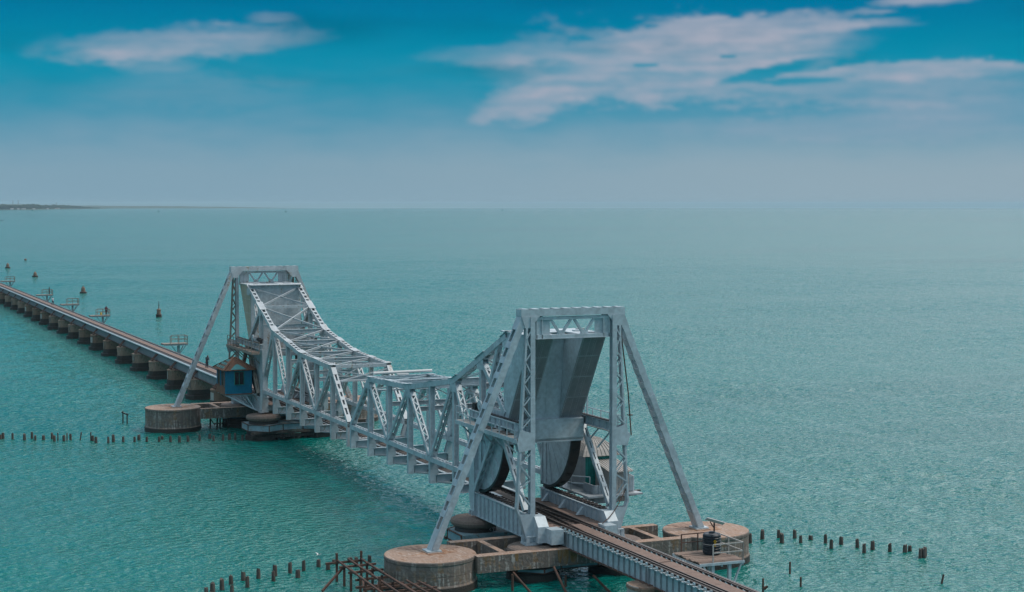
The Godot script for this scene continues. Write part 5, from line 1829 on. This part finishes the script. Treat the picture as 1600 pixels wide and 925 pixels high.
func build_water_things() -> void:
	var at := [[26.1, 679.0, 1.85, "bell shaped stone beacon in the water, nearest the left edge"], [25.9, 594.4, 1.65, "small broken topped stone beacon, second from the left"], [24.7, 479.8, 1.9, "bell shaped stone beacon with a knob, third from the left"]]
	for q in at:
		var b := thing("beacon", q[3], "beacon", P(q[0], 0, q[1]), "stone beacons in the channel")
		var h: float = q[2]
		var m := Mb.new()
		m.lathe(P(q[0], 0, q[1]), [[1.0, -1.5], [1.0, 0.12], [0.95, 0.22], [0.55, 0.3]], 20)
		obj("base", m, M.wet, b)
		m = Mb.new()
		m.lathe(P(q[0], 0, q[1]), [[0.6, 0.28], [0.55, h * 0.6], [0.42, h * 0.78], [0.2, h * 0.84], [0.16, h], [0.0, h]], 16)
		obj("body", m, M.masonry, b)
	var b := thing("beacon_tower", "square dark beacon with a tall mast standing alone in the water", "beacon", P(24.75, 0, 372))
	var m := Mb.new()
	m.lathe(P(24.75, 0, 372), [[0.66, -1.5], [0.66, 0.42], [0.5, 0.5]], 16)
	obj("base", m, M.wet, b)
	m = Mb.new()
	m.lathe(P(24.75, 0, 372), [[0.45, 0.48], [0.45, 1.35], [0.5, 1.4], [0.38, 1.62], [0.14, 1.7]], 8, false)
	obj("body", m, M.masonry, b)
	m = Mb.new()
	m.tube(P(24.75, 1.65, 372), P(24.8, 3.35, 372), 0.1, 0.05, 8)
	m.box(P(24.77, 2.5, 372), Vector3(0.24, 0.1, 0.24))
	obj("mast", m, M.rust, b)
	# boats
	var spots := [[759.0, 6506.0, 17.0, 0.9, "long fishing boat close under the wooded headland"], [1070.0, 5672.0, 12.0, 0.7, "fishing boat with wheelhouse on the far water above the far tower's left"], [393.0, 3597.0, 4.5, 0.5, "tiny rowing boat below the headland"], [231.0, 2617.0, 4.6, 0.4, "small dark boat at the left edge of the picture"],
		[1300.0, 5280.0, 8.0, 1.2, "left one of two fishing boats above the far tower"], [1394.0, 5236.0, 12.0, 0.6, "right one of two fishing boats above the far tower"], [1641.0, 5464.0, 7.0, 1.0, "dark teal boat alone on the horizon above the lift span"], [1944.0, 5854.0, 9.0, 0.3, "boat on the horizon above the middle of the lift span"], [2474.0, 6003.0, 16.0, 1.4, "boat on the horizon to the left of the near tower"]]
	for q in spots:
		var L: float = q[2]
		var y: float = -(q[0] + 48.0) * (q[0] + 48.0) / (2.0 * EARTH) - q[1] * q[1] / (2.0 * EARTH)
		var t := thing("boat", q[4], "boat", Vector3.ZERO, "boats on the far water")
		m = Mb.new()
		var secs := 10
		var rows := []
		for i in secs + 1:
			var u := float(i) / secs * 2.0 - 1.0
			var w := 0.16 * L * pow(maxf(0.0, 1.0 - pow(absf(u), 2.6)), 0.7) + 0.01
			var sheer := 0.08 * L * (1.0 + 0.7 * u * u)
			rows.append([Vector3(u * L / 2, sheer, -w), Vector3(u * L / 2 * 0.94, -0.02 * L, -w * 0.6), Vector3(u * L / 2 * 0.94, -0.02 * L, w * 0.6), Vector3(u * L / 2, sheer, w)])
		for i in secs:
			for k in 4:
				var a: Array = rows[i]
				var c: Array = rows[i + 1]
				var n0: Vector3 = (c[k] - a[k]).cross(a[(k + 1) % 4] - a[k]).normalized()
				var mid: Vector3 = (a[k] + a[(k + 1) % 4]) / 2.0 - Vector3(a[k].x, 0.02 * L, 0)
				if n0.dot(mid) < 0.0: n0 = -n0
				m.quad(a[k], c[k], c[(k + 1) % 4], a[(k + 1) % 4], n0)
		obj("hull", m, M.green if L > 6.0 else M.black, t)
		if L > 6.0:
			m = Mb.new()
			m.box(Vector3(-0.2 * L, 0.17 * L, 0), Vector3(0.22 * L, 0.17 * L, 0.17 * L))
			m.box(Vector3(-0.2 * L, 0.265 * L, 0), Vector3(0.27 * L, 0.02 * L, 0.21 * L))
			obj("wheelhouse", m, M.teal, t)
			m = Mb.new()
			m.tube(Vector3(0.1 * L, 0.08 * L, 0), Vector3(0.1 * L, 0.42 * L, 0), 0.01 * L, 0.006 * L, 6)
			obj("mast", m, M.timber, t)
		t.position = Vector3(q[0], y, -q[1])
		t.rotation.y = q[3]
	# drifting float
	m = Mb.new()
	m.lathe(P(44, -0.05, 772), [[0.0, -0.3], [0.5, -0.2], [0.6, 0.1], [0.4, 0.4], [0.0, 0.5]], 14)
	tag(obj("float", m, M.roof_rust), "small rust red float beyond the two left beacons", "float")


# ---------------------------------------------------------------- far land
func build_land() -> void:
	var hn := noise(201, 0.0012, 4)
	var shore := func(az: float) -> float: # distance of the headland's waterline
		return 8500.0 + 60.0 * hn.get_noise_2d(az * 300.0, 0.0) + 2900.0 * smoothstep(6.6, 9.35, az)
	var make := func(az0: float, az1: float, cols: int, dist: Callable, depth: float, high: Callable) -> ArrayMesh:
		var m := Mb.new()
		var g := []
		for i in cols + 1:
			var az := lerpf(az0, az1, float(i) / cols)
			var line := []
			for j in 7:
				var r: float = dist.call(az) + depth * [0.0, 0.02, 0.06, 0.15, 0.4, 0.7, 1.0][j]
				var hgt: float = high.call(az, j)
				line.append(Vector3(CAM.x + r * sin(deg_to_rad(az)), -r * r / (2.0 * EARTH) + hgt, -r * cos(deg_to_rad(az))))
			g.append(line)
		for i in cols:
			for j in 6:
				var a: Vector3 = g[i][j]
				var b: Vector3 = g[i + 1][j]
				var c: Vector3 = g[i + 1][j + 1]
				var d: Vector3 = g[i][j + 1]
				var nr := (b - a).cross(d - a).normalized()
				if nr.y < 0.0: nr = -nr
				m.quad(a, b, c, d, nr)
		return m.mesh()
	var ground := paint(Color(0.07, 0.085, 0.05), Color(0.22, 0.18, 0.13), 0.66, 0.1, 97, 400.0, 0.95, 0.0)
	var coast := mat(Color(0.045, 0.065, 0.045), 0.95)
	tag(put("headland", make.call(1.0, 9.4, 90, shore, 900.0, func(az: float, j: int) -> float:
		var k := 1.0 - smoothstep(8.0, 9.35, az)
		return [-1.0, 1.2, 3.0, 5.0, 8.0, 7.0, -2.0][j] * (0.25 + 0.75 * k) + (2.0 * hn.get_noise_2d(az * 900.0, j * 70.0) if j > 1 else 0.0)), ground, self), "low wooded headland on the left of the horizon", "land", "", "structure")
	tag(put("far_coast", make.call(2.0, 17.2, 120, func(az: float) -> float: return 13200.0 + 2800.0 * smoothstep(9.0, 17.0, az), 900.0, func(az: float, j: int) -> float:
		var k := (1.0 - smoothstep(11.0, 17.1, az)) * (0.72 + 0.55 * (1.0 - smoothstep(5.5, 9.6, az)))
		return ([-1.0, 6.0, 16.0, 24.0, 30.0, 22.0, -4.0][j] + 5.0 * hn.get_noise_2d(az * 700.0, 9.0) * float(j > 1)) * k - 1.0), coast, self), "pale distant coast fading along the horizon", "land", "", "structure")
	# the wood on the headland
	var leaf := paint(Color(0.035, 0.065, 0.025), Color(0.06, 0.09, 0.035), 0.5, 0.1, 98, 60.0, 0.95, 0.0)
	var rg := RandomNumberGenerator.new()
	rg.seed = 12
	var crown := Mb.new()
	for k in 60: # leaf clumps spread through the crown
		var dv := Vector3(rg.randfn(), rg.randfn() * 0.8, rg.randfn()).normalized()
		var c := dv * pow(rg.randf(), 0.4) * Vector3(0.5, 0.42, 0.5)
		c.y += 0.68
		var s := rg.randf_range(0.10, 0.2)
		var u := Vector3(rg.randfn(), rg.randfn(), rg.randfn()).normalized()
		var w := u.cross(dv).normalized()
		crown.quad_s([c - u * s, c + w * s, c + u * s, c - w * s], [dv, dv, dv, dv])
	crown.tube(Vector3(0, -0.1, 0), Vector3(0.02, 0.7, 0), 0.05, 0.03, 6)
	var mm := MultiMesh.new()
	mm.transform_format = MultiMesh.TRANSFORM_3D
	mm.mesh = crown.mesh()
	mm.instance_count = 3800
	for i in 3800:
		var az := lerpf(1.2, 9.25, pow(rg.randf(), 0.7))
		var k := 1.0 - smoothstep(8.0, 9.3, az)
		var r: float = shore.call(az) + rg.randf_range(25.0, 380.0)
		var h := rg.randf_range(9.0, 17.0) * (0.35 + 0.65 * k) * (1.0 + 0.25 * hn.get_noise_2d(az * 1500.0, 40.0))
		if rg.randf() < 0.02: h *= 1.45
		var wd := h * rg.randf_range(0.8, 1.3)
		mm.set_instance_transform(i, Transform3D(Basis(Vector3.UP, rg.randf() * TAU).scaled(Vector3(wd, h, wd)), Vector3(CAM.x + r * sin(deg_to_rad(az)), -r * r / (2.0 * EARTH) + 2.0 + 3.0 * k, -r * cos(deg_to_rad(az)))))
	var mi := MultiMeshInstance3D.new()
	mi.name = "wood"
	mi.multimesh = mm
	mi.material_override = leaf
	add_child(mi)
	tag(mi, "dense dark green wood covering the headland", "wood", "", "stuff")
	for q in [[6.45, 46.0, "thin radio mast on the headland, left of its taller twin"], [6.62, 48.0, "taller thin radio mast on the headland's left part"], [7.83, 38.0, "thin mast above the pinkish house on the headland"]]:
		var r: float = shore.call(q[0]) + 120.0
		var c := Vector3(CAM.x + r * sin(deg_to_rad(q[0])), -r * r / (2.0 * EARTH), -r * cos(deg_to_rad(q[0])))
		var m := Mb.new()
		m.tube(c, c + Vector3.UP * q[1], 1.3, 0.7, 8)
		for k in 3:
			m.tube(c + Vector3.UP * q[1] * (0.7 + 0.12 * k), c + Vector3.UP * (q[1] * (0.7 + 0.12 * k) + 1.5), 1.9, 1.9, 8)
		tag(obj("radio_mast", m, M.timber), q[2], "mast", "masts on the headland")
	var hs := [[6.42, 14.0, "pale low house at the shore of the headland, farthest left"], [6.62, 10.0, "small pale house under the trees, left of the long white one"], [6.78, 22.0, "long white building at the foot of the headland's wood"], [7.1, 16.0, "white building right of the long boat at the headland"], [7.55, 12.0, "small pale house in the middle of the headland's shore"], [7.9, 13.0, "white house beside the pinkish one on the headland"], [7.81, 15.0, "pinkish house with a mast on the headland"]]
	for q in hs:
		var r: float = shore.call(q[0]) + 18.0
		var c := Vector3(CAM.x + r * sin(deg_to_rad(q[0])), -r * r / (2.0 * EARTH) + 1.0, -r * cos(deg_to_rad(q[0])))
		var t := thing("house", q[2], "house", c, "houses on the headland")
		var m := Mb.new()
		m.box(c + Vector3(0, 2.0, 0), Vector3(q[1], 4.0, 7.0))
		obj("wall", m, M.white, t)
		m = Mb.new()
		m.prism([[-4.2, 3.9], [4.2, 3.9], [0.0, 6.4]], c + Vector3(-q[1] / 2 - 0.4, 0, 0), Vector3(0, 0, 1), Vector3.UP, Vector3(q[1] + 0.8, 0, 0))
		obj("roof", m, M.concrete_top if q[0] == 7.81 else M.sheet, t)


# ---------------------------------------------------------------- people and birds
# bones: [a, b, ra, rb]; a smooth union of tapered capsules, meshed as surface nets
func blob(m: Mb, bones: Array, cell: float, kk: float) -> void:
	var lo := Vector3(1e9, 1e9, 1e9)
	var hi := -lo
	for b in bones:
		for e in 2:
			lo = lo.min(b[e] - Vector3.ONE * (b[2 + e] + cell * 2))
			hi = hi.max(b[e] + Vector3.ONE * (b[2 + e] + cell * 2))
	var nx := int((hi.x - lo.x) / cell) + 2
	var ny := int((hi.y - lo.y) / cell) + 2
	var nz := int((hi.z - lo.z) / cell) + 2
	var f := PackedFloat32Array()
	f.resize(nx * ny * nz)
	f.fill(1e3)
	for b in bones:
		var a: Vector3 = b[0]
		var ab: Vector3 = b[1] - a
		var l2 := maxf(ab.length_squared(), 1e-9)
		var rm: float = maxf(b[2], b[3]) + cell * 2.5 + kk
		var p0 := (a.min(b[1]) - Vector3.ONE * rm - lo) / cell
		var p1 := (a.max(b[1]) + Vector3.ONE * rm - lo) / cell
		for i in range(maxi(0, int(p0.x)), mini(nx, int(p1.x) + 2)):
			for j in range(maxi(0, int(p0.y)), mini(ny, int(p1.y) + 2)):
				for k in range(maxi(0, int(p0.z)), mini(nz, int(p1.z) + 2)):
					var p := lo + Vector3(i, j, k) * cell
					var t := clampf((p - a).dot(ab) / l2, 0.0, 1.0)
					var d := (p - a - ab * t).length() - lerpf(b[2], b[3], t)
					var q := (i * ny + j) * nz + k
					var h := maxf(kk - absf(f[q] - d), 0.0) / kk
					f[q] = minf(f[q], d) - h * h * kk * 0.25
	var idx := {}
	var pts := PackedVector3Array()
	var nrm := PackedVector3Array()
	for i in nx - 1:
		for j in ny - 1:
			for k in nz - 1:
				var q := (i * ny + j) * nz + k
				var c := [f[q], f[q + ny * nz], f[q + nz], f[q + ny * nz + nz], f[q + 1], f[q + ny * nz + 1], f[q + nz + 1], f[q + ny * nz + nz + 1]]
				var mn: float = c.min()
				if mn >= 0.0 or c.max() < 0.0:
					continue
				var s := Vector3.ZERO
				var cnt := 0
				for e in [[0, 1], [2, 3], [4, 5], [6, 7], [0, 2], [1, 3], [4, 6], [5, 7], [0, 4], [1, 5], [2, 6], [3, 7]]:
					var va: float = c[e[0]]
					var vb: float = c[e[1]]
					if (va < 0.0) != (vb < 0.0):
						var w := va / (va - vb)
						s += Vector3(e[0] & 1, (e[0] >> 1) & 1, e[0] >> 2).lerp(Vector3(e[1] & 1, (e[1] >> 1) & 1, e[1] >> 2), w)
						cnt += 1
				idx[q] = pts.size()
				pts.append(lo + (Vector3(i, j, k) + s / cnt) * cell)
				nrm.append(Vector3(c[1] + c[3] + c[5] + c[7] - c[0] - c[2] - c[4] - c[6], c[2] + c[3] + c[6] + c[7] - c[0] - c[1] - c[4] - c[5], c[4] + c[5] + c[6] + c[7] - c[0] - c[1] - c[2] - c[3]).normalized())
	var sx := ny * nz
	for q in idx.keys():
		for e in [[sx, nz, 1], [nz, 1, sx], [1, sx, nz]]:
			var other: int = q + e[0]
			if other >= f.size() or (f[q] < 0.0) == (f[other] < 0.0):
				continue
			var u: int = q - e[1]
			var v: int = q - e[2]
			var w: int = q - e[1] - e[2]
			if idx.has(u) and idx.has(v) and idx.has(w):
				m.quad_s([pts[idx[q]], pts[idx[u]], pts[idx[w]], pts[idx[v]]], [nrm[idx[q]], nrm[idx[u]], nrm[idx[w]], nrm[idx[v]]])


func build_person(at: Vector3, turn: float, stride: float, lean: float, shirt: Color, legs: Color, label: String) -> void:
	var t := thing("person", label, "person", Vector3.ZERO)
	var skin := mat(Color(0.13, 0.07, 0.045), 0.6)
	var hip := Vector3(0, 0.86, 0)
	var chest := Vector3(0, 1.25, lean * 0.45)
	var neck := Vector3(0, 1.42, lean * 0.62)
	var head := Vector3(0, 1.56, lean * 0.85)
	var body := []
	var top := []
	var low := []
	body.append([hip, chest, 0.12, 0.13])
	body.append([chest + Vector3(0, 0.1, 0), neck, 0.10, 0.055])
	body.append([neck, head, 0.05, 0.06])
	body.append([head + Vector3(0, 0.05, 0), head + Vector3(0, -0.05, 0.02), 0.092, 0.07])
	body.append([head + Vector3(0, -0.0, 0.09), head + Vector3(0, -0.02, 0.105), 0.02, 0.018]) # nose
	for s in [-1.0, 1.0]:
		body.append([head + Vector3(s * 0.09, 0.0, -0.005), head + Vector3(s * 0.095, -0.03, -0.005), 0.02, 0.015])
		var sh: Vector3 = chest + Vector3(s * 0.19, 0.11, 0)
		var el: Vector3 = sh + Vector3(s * 0.05, -0.29, -s * stride * 0.35 + 0.03)
		var wr: Vector3 = el + Vector3(-s * 0.03, -0.24, 0.06 - s * stride * 0.2)
		body.append([chest + Vector3(s * 0.08, 0.11, 0), sh, 0.09, 0.065])
		body.append([sh, el, 0.055, 0.043])
		body.append([el, wr, 0.042, 0.03])
		top.append([chest + Vector3(s * 0.08, 0.11, 0), sh, 0.105, 0.08])
		top.append([sh, sh.lerp(el, 0.85), 0.075, 0.068])
		var kn := Vector3(s * 0.1, 0.47, s * stride * 0.6 + 0.02)
		var an := Vector3(s * 0.1, 0.08, s * stride - 0.03)
		var hp := hip + Vector3(s * 0.09, -0.02, 0)
		body.append([hp, kn, 0.085, 0.058])
		body.append([kn, an, 0.055, 0.038])
		body.append([an + Vector3(0, -0.03, -0.03), an + Vector3(0, -0.045, 0.15), 0.042, 0.032])
		low.append([hp, kn, 0.105, 0.08])
		low.append([kn, an + Vector3(0, 0.04, 0), 0.078, 0.07])
	top.append([hip + Vector3(0, 0.04, 0), chest, 0.15, 0.155])
	low.append([hip + Vector3(0, 0.06, 0), hip - Vector3(0, 0.05, 0), 0.145, 0.14])
	var m := Mb.new()
	blob(m, body, 0.032, 0.05)
	for s in [-1.0, 1.0]: # hands: palm, four bent fingers, thumb
		var sh: Vector3 = chest + Vector3(s * 0.19, 0.11, 0)
		var el: Vector3 = sh + Vector3(s * 0.05, -0.29, -s * stride * 0.35 + 0.03)
		var wr: Vector3 = el + Vector3(-s * 0.03, -0.24, 0.06 - s * stride * 0.2)
		var hb := [[wr, wr + Vector3(0, -0.08, 0.01), 0.028, 0.034]]
		for k in 4:
			var r := wr + Vector3(0, -0.085, -0.027 + 0.018 * k)
			var l: float = [0.06, 0.072, 0.07, 0.058][k]
			hb.append([r, r + Vector3(-s * 0.008, -l * 0.5, 0.002), 0.0095, 0.009])
			hb.append([r + Vector3(-s * 0.008, -l * 0.5, 0.002), r + Vector3(-s * 0.028, -l, 0.004), 0.009, 0.0075])
		hb.append([wr + Vector3(0, -0.035, 0.03), wr + Vector3(-s * 0.012, -0.085, 0.055), 0.012, 0.009])
		blob(m, hb, 0.011, 0.012)
	obj("body", m, skin, t)
	m = Mb.new()
	blob(m, top, 0.032, 0.05)
	obj("shirt", m, mat(shirt, 0.85), t)
	m = Mb.new()
	blob(m, low, 0.032, 0.05)
	obj("trousers", m, mat(legs, 0.85), t)
	m = Mb.new()
	blob(m, [[head + Vector3(0, 0.075, -0.015), head + Vector3(0, 0.03, -0.045), 0.088, 0.075]], 0.025, 0.03)
	obj("hair", m, M.black, t)
	t.position = at
	t.rotation.y = turn


func build_people() -> void:
	build_person(P(0.0, 3.70, 214.6), 0.3, 0.05, 0.28, Color(0.05, 0.065, 0.085), Color(0.03, 0.035, 0.05), "person in dark blue clothes stooping on the track left of the blue cabin")
	build_person(P(0.3, 3.70, 361.0), 3.6, 0.22, 0.08, Color(0.45, 0.47, 0.5), Color(0.06, 0.07, 0.09), "walker in a white shirt on the far viaduct's track")
	build_person(P(5.3, 3.78, 324.3), 2.6, 0.03, 0.02, Color(0.14, 0.03, 0.05), Color(0.05, 0.02, 0.025), "person in dark red standing at the corner of a refuge platform")
	build_person(P(5.1, 3.78, 402.5), 1.2, 0.04, 0.05, Color(0.03, 0.035, 0.045), Color(0.03, 0.03, 0.035), "dark clothed person standing at the outer rail of a refuge platform")


func build_bird(nm: String, at: Vector3, size: float, bank: float, turn: float, m0: Material, label: String, up: float) -> void:
	var t := thing(nm, label, "bird", Vector3.ZERO)
	var m := Mb.new()
	blob(m, [[Vector3(0, 0, -0.16), Vector3(0, 0.01, 0.1), 0.03, 0.05], [Vector3(0, 0.01, 0.1), Vector3(0, 0.03, 0.2), 0.045, 0.035], [Vector3(0, 0.03, 0.2), Vector3(0, 0.02, 0.26), 0.02, 0.008], [Vector3(0, 0.0, -0.16), Vector3(0, 0.0, -0.27), 0.025, 0.012]], 0.018, 0.03)
	obj("body", m, m0, t)
	for s in [-1.0, 1.0]:
		m = Mb.new()
		var p := [[Vector3(s * 0.03, 0.02, 0.09), Vector3(s * 0.03, 0.02, -0.08)], [Vector3(s * 0.25, 0.02 + 0.5 * up, 0.13), Vector3(s * 0.25, 0.02 + 0.5 * up, -0.05)], [Vector3(s * 0.5, 0.03 + 0.6 * up, 0.05), Vector3(s * 0.48, 0.03 + 0.6 * up, -0.06)], [Vector3(s * 0.68, 0.02 + 0.55 * up, -0.08), Vector3(s * 0.67, 0.02 + 0.55 * up, -0.1)]]
		for i in 3:
			m.hexa([p[i][0], p[i][1], p[i + 1][1], p[i + 1][0], p[i][0] + Vector3.UP * 0.012, p[i][1] + Vector3.UP * 0.012, p[i + 1][1] + Vector3.UP * 0.012, p[i + 1][0] + Vector3.UP * 0.012])
		obj("wing", m, m0, t)
	t.position = at
	t.scale = Vector3.ONE * size
	t.rotation = Vector3(0.1, turn, bank)


func build_birds() -> void:
	build_bird("flying_bird", P(24.5, 11.5, 295), 1.0, 0.9, 0.6, M.black, "dark bird flying above the stone beacons, the upper of two", 0.12)
	build_bird("flying_bird", P(16.0, 9.0, 265), 1.0, 0.85, 0.5, M.black, "dark bird flying just above the far viaduct, the lower of two", 0.1)
	build_bird("gull", P(-15.62, 0.62, 111.1), 0.62, 0.0, 1.9, M.white, "white gull with raised wings on a pile stump beside the scaffold", 0.3)


func build_cables() -> void:
	var m := Mb.new()
	var a := P(-3.6, 4.6, 176.9)
	var b := P(-0.2, 1.75, 173.6)
	for i in 14:
		var p := a.lerp(b, i / 14.0) - Vector3.UP * 1.6 * sin(PI * i / 14.0) * 0.6
		var q := a.lerp(b, (i + 1) / 14.0) - Vector3.UP * 1.6 * sin(PI * (i + 1) / 14.0) * 0.6
		m.tube(p, q, 0.03, 0.03, 6)
	tag(obj("rope", m, M.plank), "slack pale rope hanging below the blue cabin across the far pedestal", "rope")
	m = Mb.new()
	a = P(1.6, 3.3, 101.2)
	b = P(4.15, 5.4, 102.6)
	for i in 10:
		var p := a.lerp(b, i / 10.0) - Vector3.UP * 0.35 * sin(PI * i / 10.0)
		var q := a.lerp(b, (i + 1) / 10.0) - Vector3.UP * 0.35 * sin(PI * (i + 1) / 10.0)
		m.tube(p, q, 0.035, 0.035, 6)
	tag(obj("cable", m, M.rust), "sagging rusty cable at the foot of the near tower's right column", "cable")


func _ready() -> void:
	rng.seed = 1
	setup_view()
	build_materials()
	build_sea()
	build_land()
	build_pier(1.0, "near concrete pier with two round drums joined by tie beams")
	build_pier(-1.0, "far concrete pier with round drum below the blue cabin")
	build_tower(1.0, "near A shaped grey steel tower astride the track")
	build_tower(-1.0, "far A shaped weathered steel tower beside the blue cabin")
	build_leaf(1.0, "near bluish grey truss leaf with dark faced counterweight")
	build_leaf(-1.0, "far weathered truss leaf with pale laddered top chords sloping down from the far tower")
	build_approaches()
	build_cabins()
	build_platforms()
	build_scaffold()
	build_piles()
	build_water_things()
	build_people()
	build_birds()
	build_cables()
